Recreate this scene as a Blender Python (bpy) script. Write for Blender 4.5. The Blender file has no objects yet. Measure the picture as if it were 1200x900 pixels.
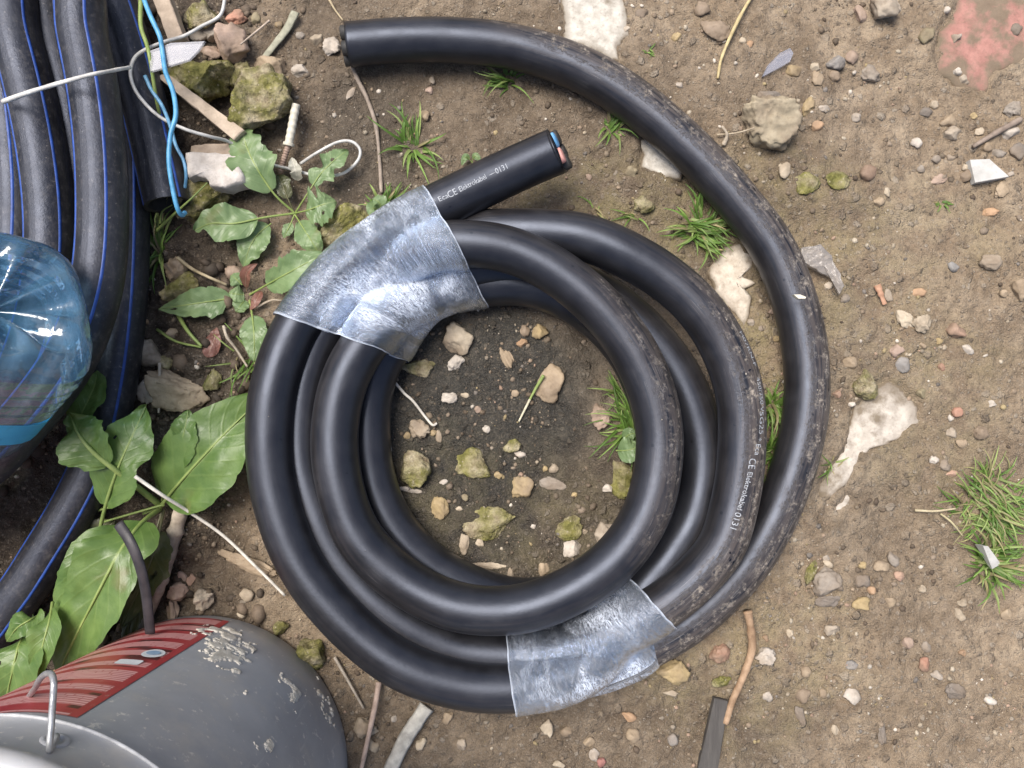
import bpy, bmesh, math, random
import numpy as np
from mathutils import Vector, Matrix

random.seed(7); RNG = np.random.default_rng(11)
scene = bpy.context.scene
COL = scene.collection
PI = math.pi

# ------------------------------------------------------------------ camera, sky, sun, exposure
CAM_H = 0.59            # metres above the mud
FPX = 900.0             # focal length in photo pixels (1200 wide)
PITCH = math.atan(55 / FPX)
cam_data = bpy.data.cameras.new('camera'); cam = bpy.data.objects.new('camera', cam_data); COL.objects.link(cam)
cam_data.sensor_width = 36; cam_data.lens = 36 * FPX / 1200
cam_data.clip_start = 0.01; cam_data.clip_end = 500
cam.location = (0, 0, CAM_H); cam.rotation_euler = (PITCH, 0, 0)
scene.camera = cam

SUN_EL, SUN_AZ = math.radians(68), math.radians(-48)     # azimuth from +y towards +x
world = bpy.data.worlds.new('World'); scene.world = world; world.use_nodes = True
wn = world.node_tree; wn.nodes.clear()
sky = wn.nodes.new('ShaderNodeTexSky'); sky.sky_type = 'NISHITA'; sky.sun_disc = False
sky.sun_elevation = SUN_EL; sky.sun_rotation = SUN_AZ; sky.dust_density = 4.5; sky.air_density = 1.0; sky.ozone_density = 1.0
bg = wn.nodes.new('ShaderNodeBackground'); bg.inputs['Strength'].default_value = 0.055
wo = wn.nodes.new('ShaderNodeOutputWorld')
wn.links.new(sky.outputs[0], bg.inputs[0]); wn.links.new(bg.outputs[0], wo.inputs[0])
sun_d = bpy.data.lights.new('sun', 'SUN'); sun_d.energy = 1.5; sun_d.angle = math.radians(36); sun_d.color = (1.0, 0.95, 0.89)
sun = bpy.data.objects.new('sun', sun_d); COL.objects.link(sun)
_d = Vector((math.sin(SUN_AZ)*math.cos(SUN_EL), math.cos(SUN_AZ)*math.cos(SUN_EL), math.sin(SUN_EL)))
sun.rotation_euler = (-_d).to_track_quat('-Z', 'Y').to_euler()
scene.view_settings.view_transform = 'Standard'; scene.view_settings.look = 'None'
scene.view_settings.gamma = 1.0; scene.view_settings.use_curve_mapping = False
scene.view_settings.exposure = 1.58

# ------------------------------------------------------------------ helpers
_cp, _sp = math.cos(PITCH), math.sin(PITCH)
def P(px, py, z=0.0):
    """world point at height z that the photo shows at pixel (px, py)"""
    dx, dy, dz = (px-600)/FPX, -(py-450)/FPX, -1.0
    wy, wz = dy*_cp - dz*_sp, dy*_sp + dz*_cp
    t = (z-CAM_H)/wz
    return np.array([dx*t, wy*t, z])
def PX(n, z=0.0): return n*(CAM_H-z)/FPX        # pixels -> metres at height z

def _hash(i, j, k, seed):
    h = (i*374761393 + j*668265263 + k*2147483647 + seed*1274126177) & 0xFFFFFFFF
    h = ((h ^ (h >> 13))*1274126177) & 0xFFFFFFFF
    h = ((h ^ (h >> 16))*2246822519) & 0xFFFFFFFF
    return ((h ^ (h >> 15)) & 0xFFFFFF)/float(0xFFFFFF)
def vnoise(p, seed=0):
    p = np.asarray(p, float); i = np.floor(p).astype(np.int64); f = p-i; f = f*f*f*(f*(f*6-15)+10)
    r = 0
    for a in (0, 1):
        for b in (0, 1):
            for c in (0, 1):
                w = (f[..., 0] if a else 1-f[..., 0])*(f[..., 1] if b else 1-f[..., 1])*(f[..., 2] if c else 1-f[..., 2])
                r = r + w*_hash(i[..., 0]+a, i[..., 1]+b, i[..., 2]+c, seed)
    return r*2-1
def fbm(p, seed=0, octv=4, gain=0.5, lac=2.03):
    p = np.asarray(p, float); r = 0; a = 1.0
    for o in range(octv):
        r = r + a*vnoise(p, seed+o*17); p = p*lac; a *= gain
    return r
def sstep(a, b, x): t = np.clip((x-a)/(b-a), 0, 1); return t*t*(3-2*t)

WLOC = {}
def empty(name, loc, label, cat, group=None):
    o = bpy.data.objects.new(name, None); COL.objects.link(o); o.location = loc; o.empty_display_size = 0.02
    WLOC[o.name] = np.array(loc, float); tag(o, label, cat, group); return o
def tag(o, label=None, cat=None, group=None, kind=None):
    if label: o['label'] = label
    if cat: o['category'] = cat
    if group: o['group'] = group
    if kind: o['kind'] = kind
    return o
def mesh(name, V, F, mat, parent=None, smooth=True, uv=None, attrs=None, cols=None, loc=None, color=None):
    """link one mesh object; V are world coordinates"""
    V = np.asarray(V, float)
    if loc is None:
        loc = WLOC[parent.name] if parent else np.array([V[:, 0].mean(), V[:, 1].mean(), V[:, 2].min()])
    me = bpy.data.meshes.new(name)
    me.from_pydata((V-loc).tolist(), [], [tuple(int(i) for i in f) for f in F]); me.update()
    if smooth: me.polygons.foreach_set('use_smooth', [True]*len(me.polygons))
    li = None
    if uv is not None:
        li = np.empty(len(me.loops), int); me.loops.foreach_get('vertex_index', li)
        l = me.uv_layers.new(name='UVMap'); l.data.foreach_set('uv', np.asarray(uv, float)[li].ravel())
    for k, a in (attrs or {}).items():
        at = me.attributes.new(k, 'FLOAT', 'POINT'); at.data.foreach_set('value', np.asarray(a, np.float32))
    if cols is not None:
        at = me.color_attributes.new('Col', 'FLOAT_COLOR', 'POINT')
        c = np.ones((len(V), 4), np.float32); c[:, :3] = cols; at.data.foreach_set('color', c.ravel())
    if mat: me.materials.append(mat)
    o = bpy.data.objects.new(name, me); COL.objects.link(o)
    if parent: o.parent = parent; o.location = np.array(loc)-WLOC[parent.name]
    else: o.location = loc
    WLOC[o.name] = np.array(loc, float)
    if color: o.color = (*color, 1)
    return o

def catmull(pts, per=14, closed=False):
    p = np.asarray(pts, float); n = len(p); out = []; idx = []
    rng = range(n if closed else n-1)
    for i in rng:
        if closed: a, b, c, d = p[(i-1) % n], p[i], p[(i+1) % n], p[(i+2) % n]
        else: a, b, c, d = (p[i-1] if i else 2*p[0]-p[1]), p[i], p[i+1], (p[i+2] if i+2 < n else 2*p[-1]-p[-2])
        for k in range(per):
            t = k/per
            out.append(0.5*((2*b)+(-a+c)*t+(2*a-5*b+4*c-d)*t*t+(-a+3*b-3*c+d)*t**3)); idx.append(i+t)
    if not closed: out.append(p[-1]); idx.append(n-1)
    return np.array(out), np.array(idx)
def smooth_path(p, n=3, closed=False):
    p = p.copy()
    for _ in range(n):
        if closed: p = (np.roll(p, 1, 0)+2*p+np.roll(p, -1, 0))/4
        else: p[1:-1] = (p[:-2]+2*p[1:-1]+p[2:])/4
    return p
def frames(p, closed=False):
    T = np.gradient(p, axis=0) if not closed else (np.roll(p, -1, 0)-np.roll(p, 1, 0))
    T /= np.linalg.norm(T, axis=1, keepdims=True)+1e-12
    Z = np.array([0, 0, 1.0]) - T*T[:, 2:3]
    bad = np.linalg.norm(Z, axis=1) < 1e-3
    Z[bad] = np.array([0, 1.0, 0]) - T[bad]*T[bad, 1:2]
    Z /= np.linalg.norm(Z, axis=1, keepdims=True)
    return T, Z, np.cross(Z, T)
def tube(p, r, seg=12, closed=False, caps=True, shear=None):
    p = np.asarray(p, float); n = len(p); T, Z, Y = frames(p, closed)
    r = np.broadcast_to(np.asarray(r, float), (n,))
    a = np.linspace(0, 2*PI, seg, endpoint=False)
    V = p[:, None]+r[:, None, None]*(np.cos(a)[None, :, None]*Z[:, None]+np.sin(a)[None, :, None]*Y[:, None])
    if shear:                                  # slanted cut of the last ring
        V[-1] += T[-1]*(-shear*np.cos(a)*r[-1])[:, None]
    V = V.reshape(-1, 3); F = []
    m = n if closed else n-1
    for i in range(m):
        i2 = (i+1) % n
        for j in range(seg):
            j2 = (j+1) % seg
            F.append((i*seg+j, i*seg+j2, i2*seg+j2, i2*seg+j))
    if caps and not closed:
        F.append(tuple(range(seg-1, -1, -1))); F.append(tuple(range((n-1)*seg, n*seg)))
    return V, F

_ico = {}
def ico(sub):
    if sub not in _ico:
        bm = bmesh.new(); bmesh.ops.create_icosphere(bm, subdivisions=sub, radius=1)
        _ico[sub] = (np.array([v.co[:] for v in bm.verts]), [tuple(v.index for v in f.verts) for f in bm.faces]); bm.free()
    return _ico[sub]

# ------------------------------------------------------------------ node helpers / materials
class NT:
    def __init__(s, name):
        s.m = bpy.data.materials.new(name); s.m.use_nodes = True; s.t = s.m.node_tree; s.t.nodes.clear()
        s.out = s.n('ShaderNodeOutputMaterial')
    def n(s, typ, **k):
        nd = s.t.nodes.new(typ)
        for a, v in k.items(): setattr(nd, a, v)
        return nd
    def l(s, a, b): s.t.links.new(a, b)
    def set(s, sock, v):
        if hasattr(v, 'bl_idname') or isinstance(v, bpy.types.NodeSocket): s.l(v, sock)
        elif isinstance(v, (tuple, list)) and len(v) == 3 and sock.type == 'RGBA': sock.default_value = (*v, 1)
        else: sock.default_value = v
    def coord(s, what='Object'): return s.n('ShaderNodeTexCoord').outputs[what]
    def mapping(s, vec, scale=(1, 1, 1), loc=(0, 0, 0), rot=(0, 0, 0)):
        m = s.n('ShaderNodeMapping'); s.l(vec, m.inputs[0]); m.inputs['Scale'].default_value = scale; m.inputs['Location'].default_value = loc; m.inputs['Rotation'].default_value = rot
        return m.outputs[0]
    def noise(s, vec, scale, detail=4, rough=0.55, dist=0, w=None, col=False):
        n = s.n('ShaderNodeTexNoise')
        if w is not None: n.noise_dimensions = '4D'; s.set(n.inputs['W'], w)
        s.l(vec, n.inputs['Vector']); n.inputs['Scale'].default_value = scale; n.inputs['Detail'].default_value = detail
        n.inputs['Roughness'].default_value = rough; n.inputs['Distortion'].default_value = dist
        return n.outputs['Color' if col else 'Fac']
    def voro(s, vec, scale, feature='F1', out='Distance', rnd=1.0):
        n = s.n('ShaderNodeTexVoronoi', feature=feature); s.l(vec, n.inputs['Vector']); n.inputs['Scale'].default_value = scale; n.inputs['Randomness'].default_value = rnd
        return n.outputs[out]
    def voro2(s, vec, scale):
        n = s.n('ShaderNodeTexVoronoi'); s.l(vec, n.inputs['Vector']); n.inputs['Scale'].default_value = scale
        return n.outputs['Distance'], n.outputs['Color']
    def ramp(s, fac, a, b, va=0.0, vb=1.0):
        n = s.n('ShaderNodeMapRange', clamp=True); s.set(n.inputs[0], fac)
        n.inputs[1].default_value = a; n.inputs[2].default_value = b; n.inputs[3].default_value = va; n.inputs[4].default_value = vb
        return n.outputs[0]
    def math(s, op, a, b=None, c=None):
        n = s.n('ShaderNodeMath', operation=op); s.set(n.inputs[0], a)
        if b is not None: s.set(n.inputs[1], b)
        if c is not None: s.set(n.inputs[2], c)
        return n.outputs[0]
    def mix(s, fac, a, b, mode='MIX'):
        n = s.n('ShaderNodeMix', data_type='RGBA', blend_type=mode); s.set(n.inputs[0], fac); s.set(n.inputs[6], a); s.set(n.inputs[7], b)
        return n.outputs[2]
    def attr(s, name, out='Fac'): return s.n('ShaderNodeAttribute', attribute_name=name).outputs[out]
    def objrand(s): return s.n('ShaderNodeObjectInfo').outputs['Random']
    def objcol(s): return s.n('ShaderNodeObjectInfo').outputs['Color']
    def bump(s, h, strength=0.5, dist=0.001, nrm=None):
        n = s.n('ShaderNodeBump'); n.inputs['Strength'].default_value = strength; n.inputs['Distance'].default_value = dist
        s.l(h, n.inputs['Height'])
        if nrm is not None: s.l(nrm, n.inputs['Normal'])
        return n.outputs[0]
    def pbr(s, color, rough=0.6, nrm=None, spec=0.5, **k):
        b = s.n('ShaderNodeBsdfPrincipled'); s.set(b.inputs['Base Color'], color); s.set(b.inputs['Roughness'], rough)
        s.set(b.inputs['Specular IOR Level'], spec)
        if nrm is not None: s.l(nrm, b.inputs['Normal'])
        for a, v in k.items(): s.set(b.inputs[a.replace('_', ' ')], v)
        return b.outputs[0]
    def done(s, sh): s.l(sh, s.out.inputs[0]); return s.m

def mat_ground():
    t = NT('mud'); c = t.coord()
    n1 = t.noise(c, 9, 5); n2 = t.noise(c, 45, 5); n3 = t.noise(c, 240, 4, 0.6); n4 = t.noise(c, 900, 3, 0.6)
    cw = t.n('ShaderNodeVectorMath', operation='ADD'); t.l(c, cw.inputs[0]); nv = t.n('ShaderNodeVectorMath', operation='SCALE'); t.l(t.noise(c, 160, 3, col=True), nv.inputs[0]); nv.inputs[3].default_value = .006; t.l(nv.outputs[0], cw.inputs[1]); cd = cw.outputs[0]
    dry = t.mix(t.ramp(n2, .34, .66), (.236, .173, .112), (.448, .354, .248))
    dry = t.mix(t.ramp(n1, .40, .60, 0, .60), dry, (.270, .198, .124))
    n0 = t.noise(c, 4.2, 5, .6); dry = t.mix(t.ramp(n0, .50, .62, 0, .35), dry, t.mix(n2, (.095, .068, .044), (.20, .155, .108)))
    soil = t.mix(t.ramp(n2, .35, .65), (.034, .025, .018), (.088, .065, .046))  # dark soil, its colour deepened further for the shade of pail and pipes
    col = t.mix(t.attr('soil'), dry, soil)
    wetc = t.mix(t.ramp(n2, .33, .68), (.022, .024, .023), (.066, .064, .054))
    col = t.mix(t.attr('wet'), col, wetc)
    alg = t.math('MULTIPLY', t.attr('algae'), t.ramp(n2, .38, .62))
    col = t.mix(t.math('MULTIPLY', alg, .80), col, t.mix(n3, (.150, .125, .045), (.300, .255, .110)))
    # little stones pressed into the mud: only some cells, each its own tint
    hs = []
    for sc, lo, rad in ((95, .78, .36), (190, .68, .38), (420, .60, .40)):
        vd, vc = t.voro2(cd, sc); sep = t.n('ShaderNodeSeparateColor'); t.l(vc, sep.inputs[0])
        m = t.math('MULTIPLY', t.ramp(sep.outputs[0], lo, lo+.02), t.ramp(vd, rad-.10, rad, 1, 0))
        tint = t.mix(t.ramp(sep.outputs[1], .0, .8), t.mix(sep.outputs[2], (.05, .042, .036), (.17, .12, .08)), t.mix(sep.outputs[2], (.34, .27, .19), (.46, .41, .34)))
        tint = t.mix(t.attr('wet'), tint, t.mix(.55, tint, (.07, .065, .045)))
        col = t.mix(t.math('MULTIPLY', m, t.ramp(n3, .3, .6, .20, .75)), col, tint); hs.append(t.math('MULTIPLY', m, 60/sc))
    n5 = t.noise(c, 125, 4, .62)
    col = t.mix(t.ramp(n5, .50, .66, 0, .55), col, t.mix(.55, col, (.06, .042, .028))); col = t.mix(t.ramp(n5, .48, .34, 0, .40), col, t.mix(.5, col, (.40, .33, .25)))
    col = t.mix(t.ramp(n3, .40, .70, 0, .50), col, t.mix(.5, col, (.05, .038, .028)))
    col = t.mix(t.ramp(n4, .50, .72, 0, .45), col, (.34, .28, .21)); col = t.mix(t.ramp(n4, .46, .30, 0, .40), col, t.mix(.7, col, (.04, .03, .02)))
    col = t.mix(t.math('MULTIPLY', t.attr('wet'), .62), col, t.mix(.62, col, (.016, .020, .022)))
    col = t.mix(t.math('MULTIPLY', t.attr('soil'), .45), col, t.mix(.6, col, (.030, .022, .016)))  # darkens the soil areas again, part of it painted shade
    h = t.math('ADD', t.math('MULTIPLY', n3, 1.0), t.math('ADD', t.math('MULTIPLY', n4, .85), t.math('MULTIPLY', n2, .8)))
    for q in hs: h = t.math('ADD', h, t.math('MULTIPLY', q, 1.2))
    nr = t.bump(t.math('ADD', h, t.math('MULTIPLY', n5, 1.3)), .95, .0026)
    rough = t.math('SUBTRACT', t.ramp(n2, .3, .7, .48, .82), t.math('MULTIPLY', t.attr('wet'), t.ramp(n3, .35, .6, .46, .12)))
    return t.done(t.pbr(col, rough, nr, .4))
def mat_rock():
    t = NT('stone'); c = t.coord(); w = t.math('MULTIPLY', t.objrand(), 37)
    n1 = t.noise(c, 90, 5, .6, w=w); n2 = t.noise(c, 420, 4, .65, w=w); n3 = t.noise(c, 40, 3, .5, w=t.math('ADD', w, 9))
    base = t.mix(.28, t.objcol(), (.40, .33, .25))
    col = t.mix(t.ramp(n1, .32, .68), t.mix(.45, base, (.10, .075, .05)), t.mix(.12, base, (.55, .5, .42)))
    col = t.mix(t.ramp(n2, .52, .75, 0, .5), col, t.mix(.6, base, (.04, .03, .02)))
    col = t.mix(t.ramp(n3, .42, .64, .12, .80), col, t.mix(n1, (.14, .10, .066), (.27, .21, .15)))       # dried mud
    nr = t.bump(t.math('ADD', n1, t.math('MULTIPLY', n2, .6)), .8, .0012)
    return t.done(t.pbr(col, t.ramp(n2, .3, .7, .55, .9), nr, .4))
def mat_moss_rock():
    t = NT('mossy_stone'); c = t.coord(); w = t.math('MULTIPLY', t.objrand(), 37)
    n1 = t.noise(c, 60, 5, .6, w=w); n2 = t.noise(c, 500, 4, .7, w=w); n3 = t.noise(c, 160, 4, .6, w=t.math('ADD', w, 5))
    stone = t.mix(t.ramp(n3, .35, .65), (.20, .155, .095), (.50, .44, .30))
    moss = t.mix(t.ramp(n3, .35, .68), (.085, .084, .020), (.285, .262, .085))
    moss = t.mix(t.ramp(n2, .45, .75, 0, .5), moss, (.30, .30, .10))
    col = t.mix(t.ramp(n1, .36, .58), stone, moss)
    v = t.voro(c, 210); col = t.mix(t.ramp(v, .10, .20, .75, 0), col, (.42, .37, .26))
    nr = t.bump(t.math('ADD', t.math('MULTIPLY', n3, 1.1), n2), 1.0, .0028)
    return t.done(t.pbr(col, .85, nr, .3))
def mat_grit():
    t = NT('grit'); c = t.coord(); n = t.noise(c, 700, 3)
    col = t.mix(t.ramp(n, .35, .7), t.mix(.35, t.attr('Col', 'Color'), (.05, .04, .03)), t.attr('Col', 'Color'))
    return t.done(t.pbr(col, .75, t.bump(n, .6, .0006), .4))
def mat_slab(name, c1, c2, mudf=.5, rough=.85):
    t = NT(name); c = t.coord(); n1 = t.noise(c, 35, 6, .6); n2 = t.noise(c, 300, 4, .65); n3 = t.noise(c, 110, 4, .6)
    col = t.mix(t.ramp(n3, .35, .65), c1, c2)
    col = t.mix(t.ramp(n2, .55, .72, 0, .6), col, t.mix(.6, c1, (.12, .09, .06)))
    col = t.mix(t.ramp(n1, .62-.2*mudf, .74-.2*mudf, 0, .92), col, t.mix(n3, (.12, .09, .06), (.22, .18, .125)))
    edge = t.math('MULTIPLY', t.attr('edge'), t.ramp(n3, .3, .6, .5, 1.3))
    col = t.mix(t.ramp(edge, .25, .80), col, t.mix(n3, (.10, .075, .05), (.20, .16, .11)))
    return t.done(t.pbr(col, rough, t.bump(t.math('ADD', n2, n3), .7, .001), .4))
def mat_sheath():
    t = NT('rubber_sheath'); uv = t.coord('UV'); c = t.coord()
    g = t.attr('grime')
    n1 = t.noise(c, 55, 5, .6); n2 = t.noise(c, 380, 5, .7); n3 = t.noise(t.mapping(uv, (38, 4.5, 1)), 3.0, 6, .68); nl = t.noise(t.mapping(uv, (14, 22, 1)), 2.0, 4, .6)
    base = t.mix(t.ramp(n1, .35, .65), (.009, .0092, .0108), (.016, .0162, .0185))
    # thin brownish film of dried mud
    film = t.math('MULTIPLY', g, t.ramp(nl, .36, .58))
    col = t.mix(t.math('MULTIPLY', film, .62), base, (.150, .120, .098))
    # crusts
    cr = t.math('MULTIPLY', t.ramp(n3, .50, .60), t.ramp(n2, .42, .58)); cr = t.math('MULTIPLY', cr, t.ramp(t.math('ADD', g, t.math('MULTIPLY', n1, .5)), .55, 1.05))
    col = t.mix(t.math('MULTIPLY', cr, .85), col, (.40, .345, .28))
    # long scuffs
    sc = t.noise(t.mapping(uv, (9, 160, 1)), 2.0, 3, .6); scm = t.math('MULTIPLY', t.ramp(sc, .60, .68), t.ramp(n1, .48, .60))
    col = t.mix(t.math('MULTIPLY', scm, t.math('MULTIPLY', g, 1.0)), col, (.46, .44, .42))
    # sand specks, also painted in for the white glints of droplets
    vd, vc = t.voro2(c, 150); sp = t.n('ShaderNodeSeparateColor'); t.l(vc, sp.inputs[0])
    spk = t.math('MULTIPLY', t.ramp(vd, .07, .12, 1, 0), t.ramp(t.math('ADD', sp.outputs[0], t.math('MULTIPLY', g, .26)), 1.0, 1.02))
    col = t.mix(spk, col, (.42, .38, .32))
    spd = t.math('MULTIPLY', t.ramp(t.voro(c, 110), .10, .15, 1, 0), t.ramp(sp.outputs[1], .88, .90))
    col = t.mix(spd, col, (.004, .004, .004))
    wetm = t.math('MULTIPLY', t.ramp(t.noise(c, 80, 4, .6), .66, .69), t.ramp(g, .3, .6)); col = t.mix(wetm, col, (.006, .006, .007))
    # wet spots: glossy black
    wet = t.ramp(t.noise(c, 70, 3, .5), .66, .70)
    rough = t.math('ADD', t.ramp(n1, .35, .65, .33, .42), t.math('MULTIPLY', film, .14))
    rough = t.math('SUBTRACT', rough, t.math('MULTIPLY', wetm, .20))
    rough = t.math('MAXIMUM', rough, t.math('MULTIPLY', t.math('ADD', cr, spk), .85))
    h = t.math('ADD', t.math('MULTIPLY', n2, .12), t.math('ADD', t.math('MULTIPLY', cr, .8), t.math('MULTIPLY', spk, 1.2)))
    return t.done(t.pbr(col, rough, t.bump(h, .8, .0010), .6, Specular_Tint=(.70, .79, 1.0, 1)))  # blue of the sky's sheen put into the specular colour
def mat_pipe():
    t = NT('pipe_plastic'); c = t.coord(); uv = t.coord('UV')
    n1 = t.noise(c, 30, 5, .6); n2 = t.noise(c, 330, 5, .7); n3 = t.noise(t.mapping(uv, (40, 6, 1)), 3, 5, .7)
    base = t.mix(t.ramp(n1, .35, .65), (.010, .010, .012), (.028, .028, .031))
    dust = t.math('MULTIPLY', t.ramp(n3, .46, .68), t.ramp(n2, .38, .62))
    col = t.mix(t.math('MULTIPLY', dust, .40), base, (.16, .147, .135))
    col = t.mix(t.math('MULTIPLY', t.ramp(n2, .64, .72), .5), col, (.36, .33, .30))
    rough = t.ramp(n1, .35, .65, .36, .52)
    return t.done(t.pbr(col, rough, t.bump(t.math('ADD', n2, n3), .35, .0008), .6, Specular_Tint=(.70, .78, 1.0, 1)))  # bluish sky highlight tinted into the plastic
def mat_plain(name, c1, c2=None, rough=.6, sc=120, bump=.3, spec=.5, stretch=(1, 1, 1), useobj=False, **k):
    t = NT(name); c = t.mapping(t.coord(), stretch); w = t.math('MULTIPLY', t.objrand(), 50)
    n = t.noise(c, sc, 5, .6, w=w); n2 = t.noise(c, sc*5, 4, .65, w=w)
    if useobj:
        b = t.objcol(); a = t.mix(.45, b, (.03, .022, .015)); bb = t.mix(.12, b, (.7, .65, .55))
    else: a, bb = c1, c2 or c1
    col = t.mix(t.ramp(n, .33, .67), a, bb)
    col = t.mix(t.ramp(n2, .55, .75, 0, .35), col, t.mix(.5, a, (.05, .04, .03)))
    return t.done(t.pbr(col, rough, t.bump(t.math('ADD', n, t.math('MULTIPLY', n2, .5)), bump, .0008), spec, **k))
def mat_leaf(name, dark, light, vein):
    t = NT(name); uv = t.coord('UV'); c = t.coord(); w = t.math('MULTIPLY', t.objrand(), 50)
    sx = t.n('ShaderNodeSeparateXYZ'); t.l(uv, sx.inputs[0])           # x along 0..1, y across -1..1
    ay = t.math('ABSOLUTE', sx.outputs[1])
    n1 = t.noise(c, 70, 5, .6, w=w); n2 = t.noise(c, 420, 4, .65, w=w)
    col = t.mix(t.ramp(n1, .32, .68), dark, light)
    # side veins run obliquely out from the midrib
    ph = t.math('SUBTRACT', t.math('MULTIPLY', sx.outputs[0], 9.0), t.math('MULTIPLY', ay, 2.2))
    vv = t.math('ABSOLUTE', t.math('SUBTRACT', t.math('FRACT', ph), .5))
    vm = t.ramp(vv, .0, .14, .26, 0)
    col = t.mix(t.math('MULTIPLY', vm, t.ramp(ay, .1, .95, .8, .1)), col, vein)
    col = t.mix(t.ramp(ay, .02, .07, .8, 0), col, vein)
    col = t.mix(t.ramp(t.noise(c, 33, 3, .5, w=w), .64, .74, 0, .6), col, (.16, .135, .045))
    col = t.mix(t.ramp(n2, .62, .75, 0, .3), col, (.025, .03, .012))
    h = t.math('ADD', t.math('MULTIPLY', n1, .7), t.math('MULTIPLY', vm, -.35))
    bs = t.pbr(col, t.ramp(n1, .3, .7, .30, .46), t.bump(h, .9, .0014), .5)
    tr = t.n('ShaderNodeBsdfTranslucent'); t.set(tr.inputs[0], t.mix(.3, col, (.25, .4, .03)))
    mx = t.n('ShaderNodeMixShader'); mx.inputs[0].default_value = .22; t.l(bs, mx.inputs[1]); t.l(tr.outputs[0], mx.inputs[2])
    return t.done(mx.outputs[0])
def mat_grass():
    t = NT('grass_blade'); col = t.attr('Col', 'Color')
    bs = t.pbr(col, .5, None, .4); tr = t.n('ShaderNodeBsdfTranslucent'); t.set(tr.inputs[0], t.mix(.4, col, (.3, .45, .05)))
    mx = t.n('ShaderNodeMixShader'); mx.inputs[0].default_value = .25; t.l(bs, mx.inputs[1]); t.l(tr.outputs[0], mx.inputs[2])
    return t.done(mx.outputs[0])
def mat_film():
    """clear stretch film: see-through, with sky reflections on fine creases painted white, and sharp glints"""
    t = NT('stretch_film'); uv = t.coord('UV')
    n1 = t.noise(t.mapping(uv, (230, 60, 1)), 1.0, 4, .6, 1.8)                       # creases across the bundle
    n2 = t.noise(t.mapping(uv, (330, 150, 1), rot=(0, 0, .7)), 1.0, 4, .65, 2.2)
    n4 = t.noise(t.mapping(uv, (70, 26, 1), rot=(0, 0, -.35)), 1.0, 3, .55, 1.5)
    n3 = t.noise(t.mapping(uv, (16, 22, 1)), 1.0, 3, .5, .6)
    def rid(n, w): return t.ramp(t.math('ABSOLUTE', t.math('SUBTRACT', n, .5)), .0, w, 1, 0)
    ln = t.math('MAXIMUM', t.math('MAXIMUM', rid(n1, .045), t.math('MULTIPLY', rid(n2, .045), .9)), t.math('MULTIPLY', rid(n4, .020), .9))
    area = t.ramp(n3, .40, .58, .10, 1); dens = t.attr('dens')
    fac = t.math('MULTIPLY', t.math('MULTIPLY', ln, area), t.math('MULTIPLY', dens, .95))
    fac = t.math('ADD', fac, t.math('MULTIPLY', dens, t.ramp(n3, .44, .66, .0, .20)))
    fac = t.math('MAXIMUM', fac, t.attr('edge'))
    h = t.math('ADD', t.math('ADD', t.math('MULTIPLY', n1, 1.0), t.math('MULTIPLY', n2, .6)), t.math('MULTIPLY', n4, 1.6)); nr = t.bump(h, 1.0, .0017)
    wh = t.pbr((.76, .84, .98), .25, nr, 1.0)  # sky reflections on the creases, given as a white base colour
    gl = t.n('ShaderNodeBsdfGlossy'); gl.inputs['Roughness'].default_value = .17; gl.inputs['Color'].default_value = (.80, .88, 1, 1); t.l(nr, gl.inputs['Normal'])
    tp = t.n('ShaderNodeBsdfTransparent'); tp.inputs[0].default_value = (.95, .96, .98, 1)
    fr = t.n('ShaderNodeFresnel'); fr.inputs[0].default_value = 1.5; t.l(nr, fr.inputs['Normal'])
    m1 = t.n('ShaderNodeMixShader'); t.l(t.math('MINIMUM', t.math('MULTIPLY', fr.outputs[0], 2.0), 1.0), m1.inputs[0]); t.l(tp.outputs[0], m1.inputs[1]); t.l(gl.outputs[0], m1.inputs[2])
    m2 = t.n('ShaderNodeMixShader'); t.l(fac, m2.inputs[0]); t.l(m1.outputs[0], m2.inputs[1]); t.l(wh, m2.inputs[2])
    return t.done(m2.outputs[0])
def mat_clear(name, tint, body, dens=.1, rough=.08, bsc=60, bst=.25, frm=1.0):
    t = NT(name); c = t.coord(); n = t.noise(c, bsc, 3, .5); nr = t.bump(n, bst, .003)
    tp = t.n('ShaderNodeBsdfTransparent'); t.set(tp.inputs[0], tint)
    gl = t.n('ShaderNodeBsdfGlossy'); gl.inputs['Roughness'].default_value = rough; t.l(nr, gl.inputs['Normal'])
    fr = t.n('ShaderNodeFresnel'); fr.inputs[0].default_value = 1.55; t.l(nr, fr.inputs['Normal'])
    bd = t.pbr(body, .3, nr, .5)
    m1 = t.n('ShaderNodeMixShader'); t.l(t.math('MINIMUM', t.math('MULTIPLY', fr.outputs[0], frm), 1.0), m1.inputs[0]); t.l(tp.outputs[0], m1.inputs[1]); t.l(gl.outputs[0], m1.inputs[2])
    m2 = t.n('ShaderNodeMixShader'); m2.inputs[0].default_value = dens; t.l(m1.outputs[0], m2.inputs[1]); t.l(bd, m2.inputs[2])
    return t.done(m2.outputs[0])
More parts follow.
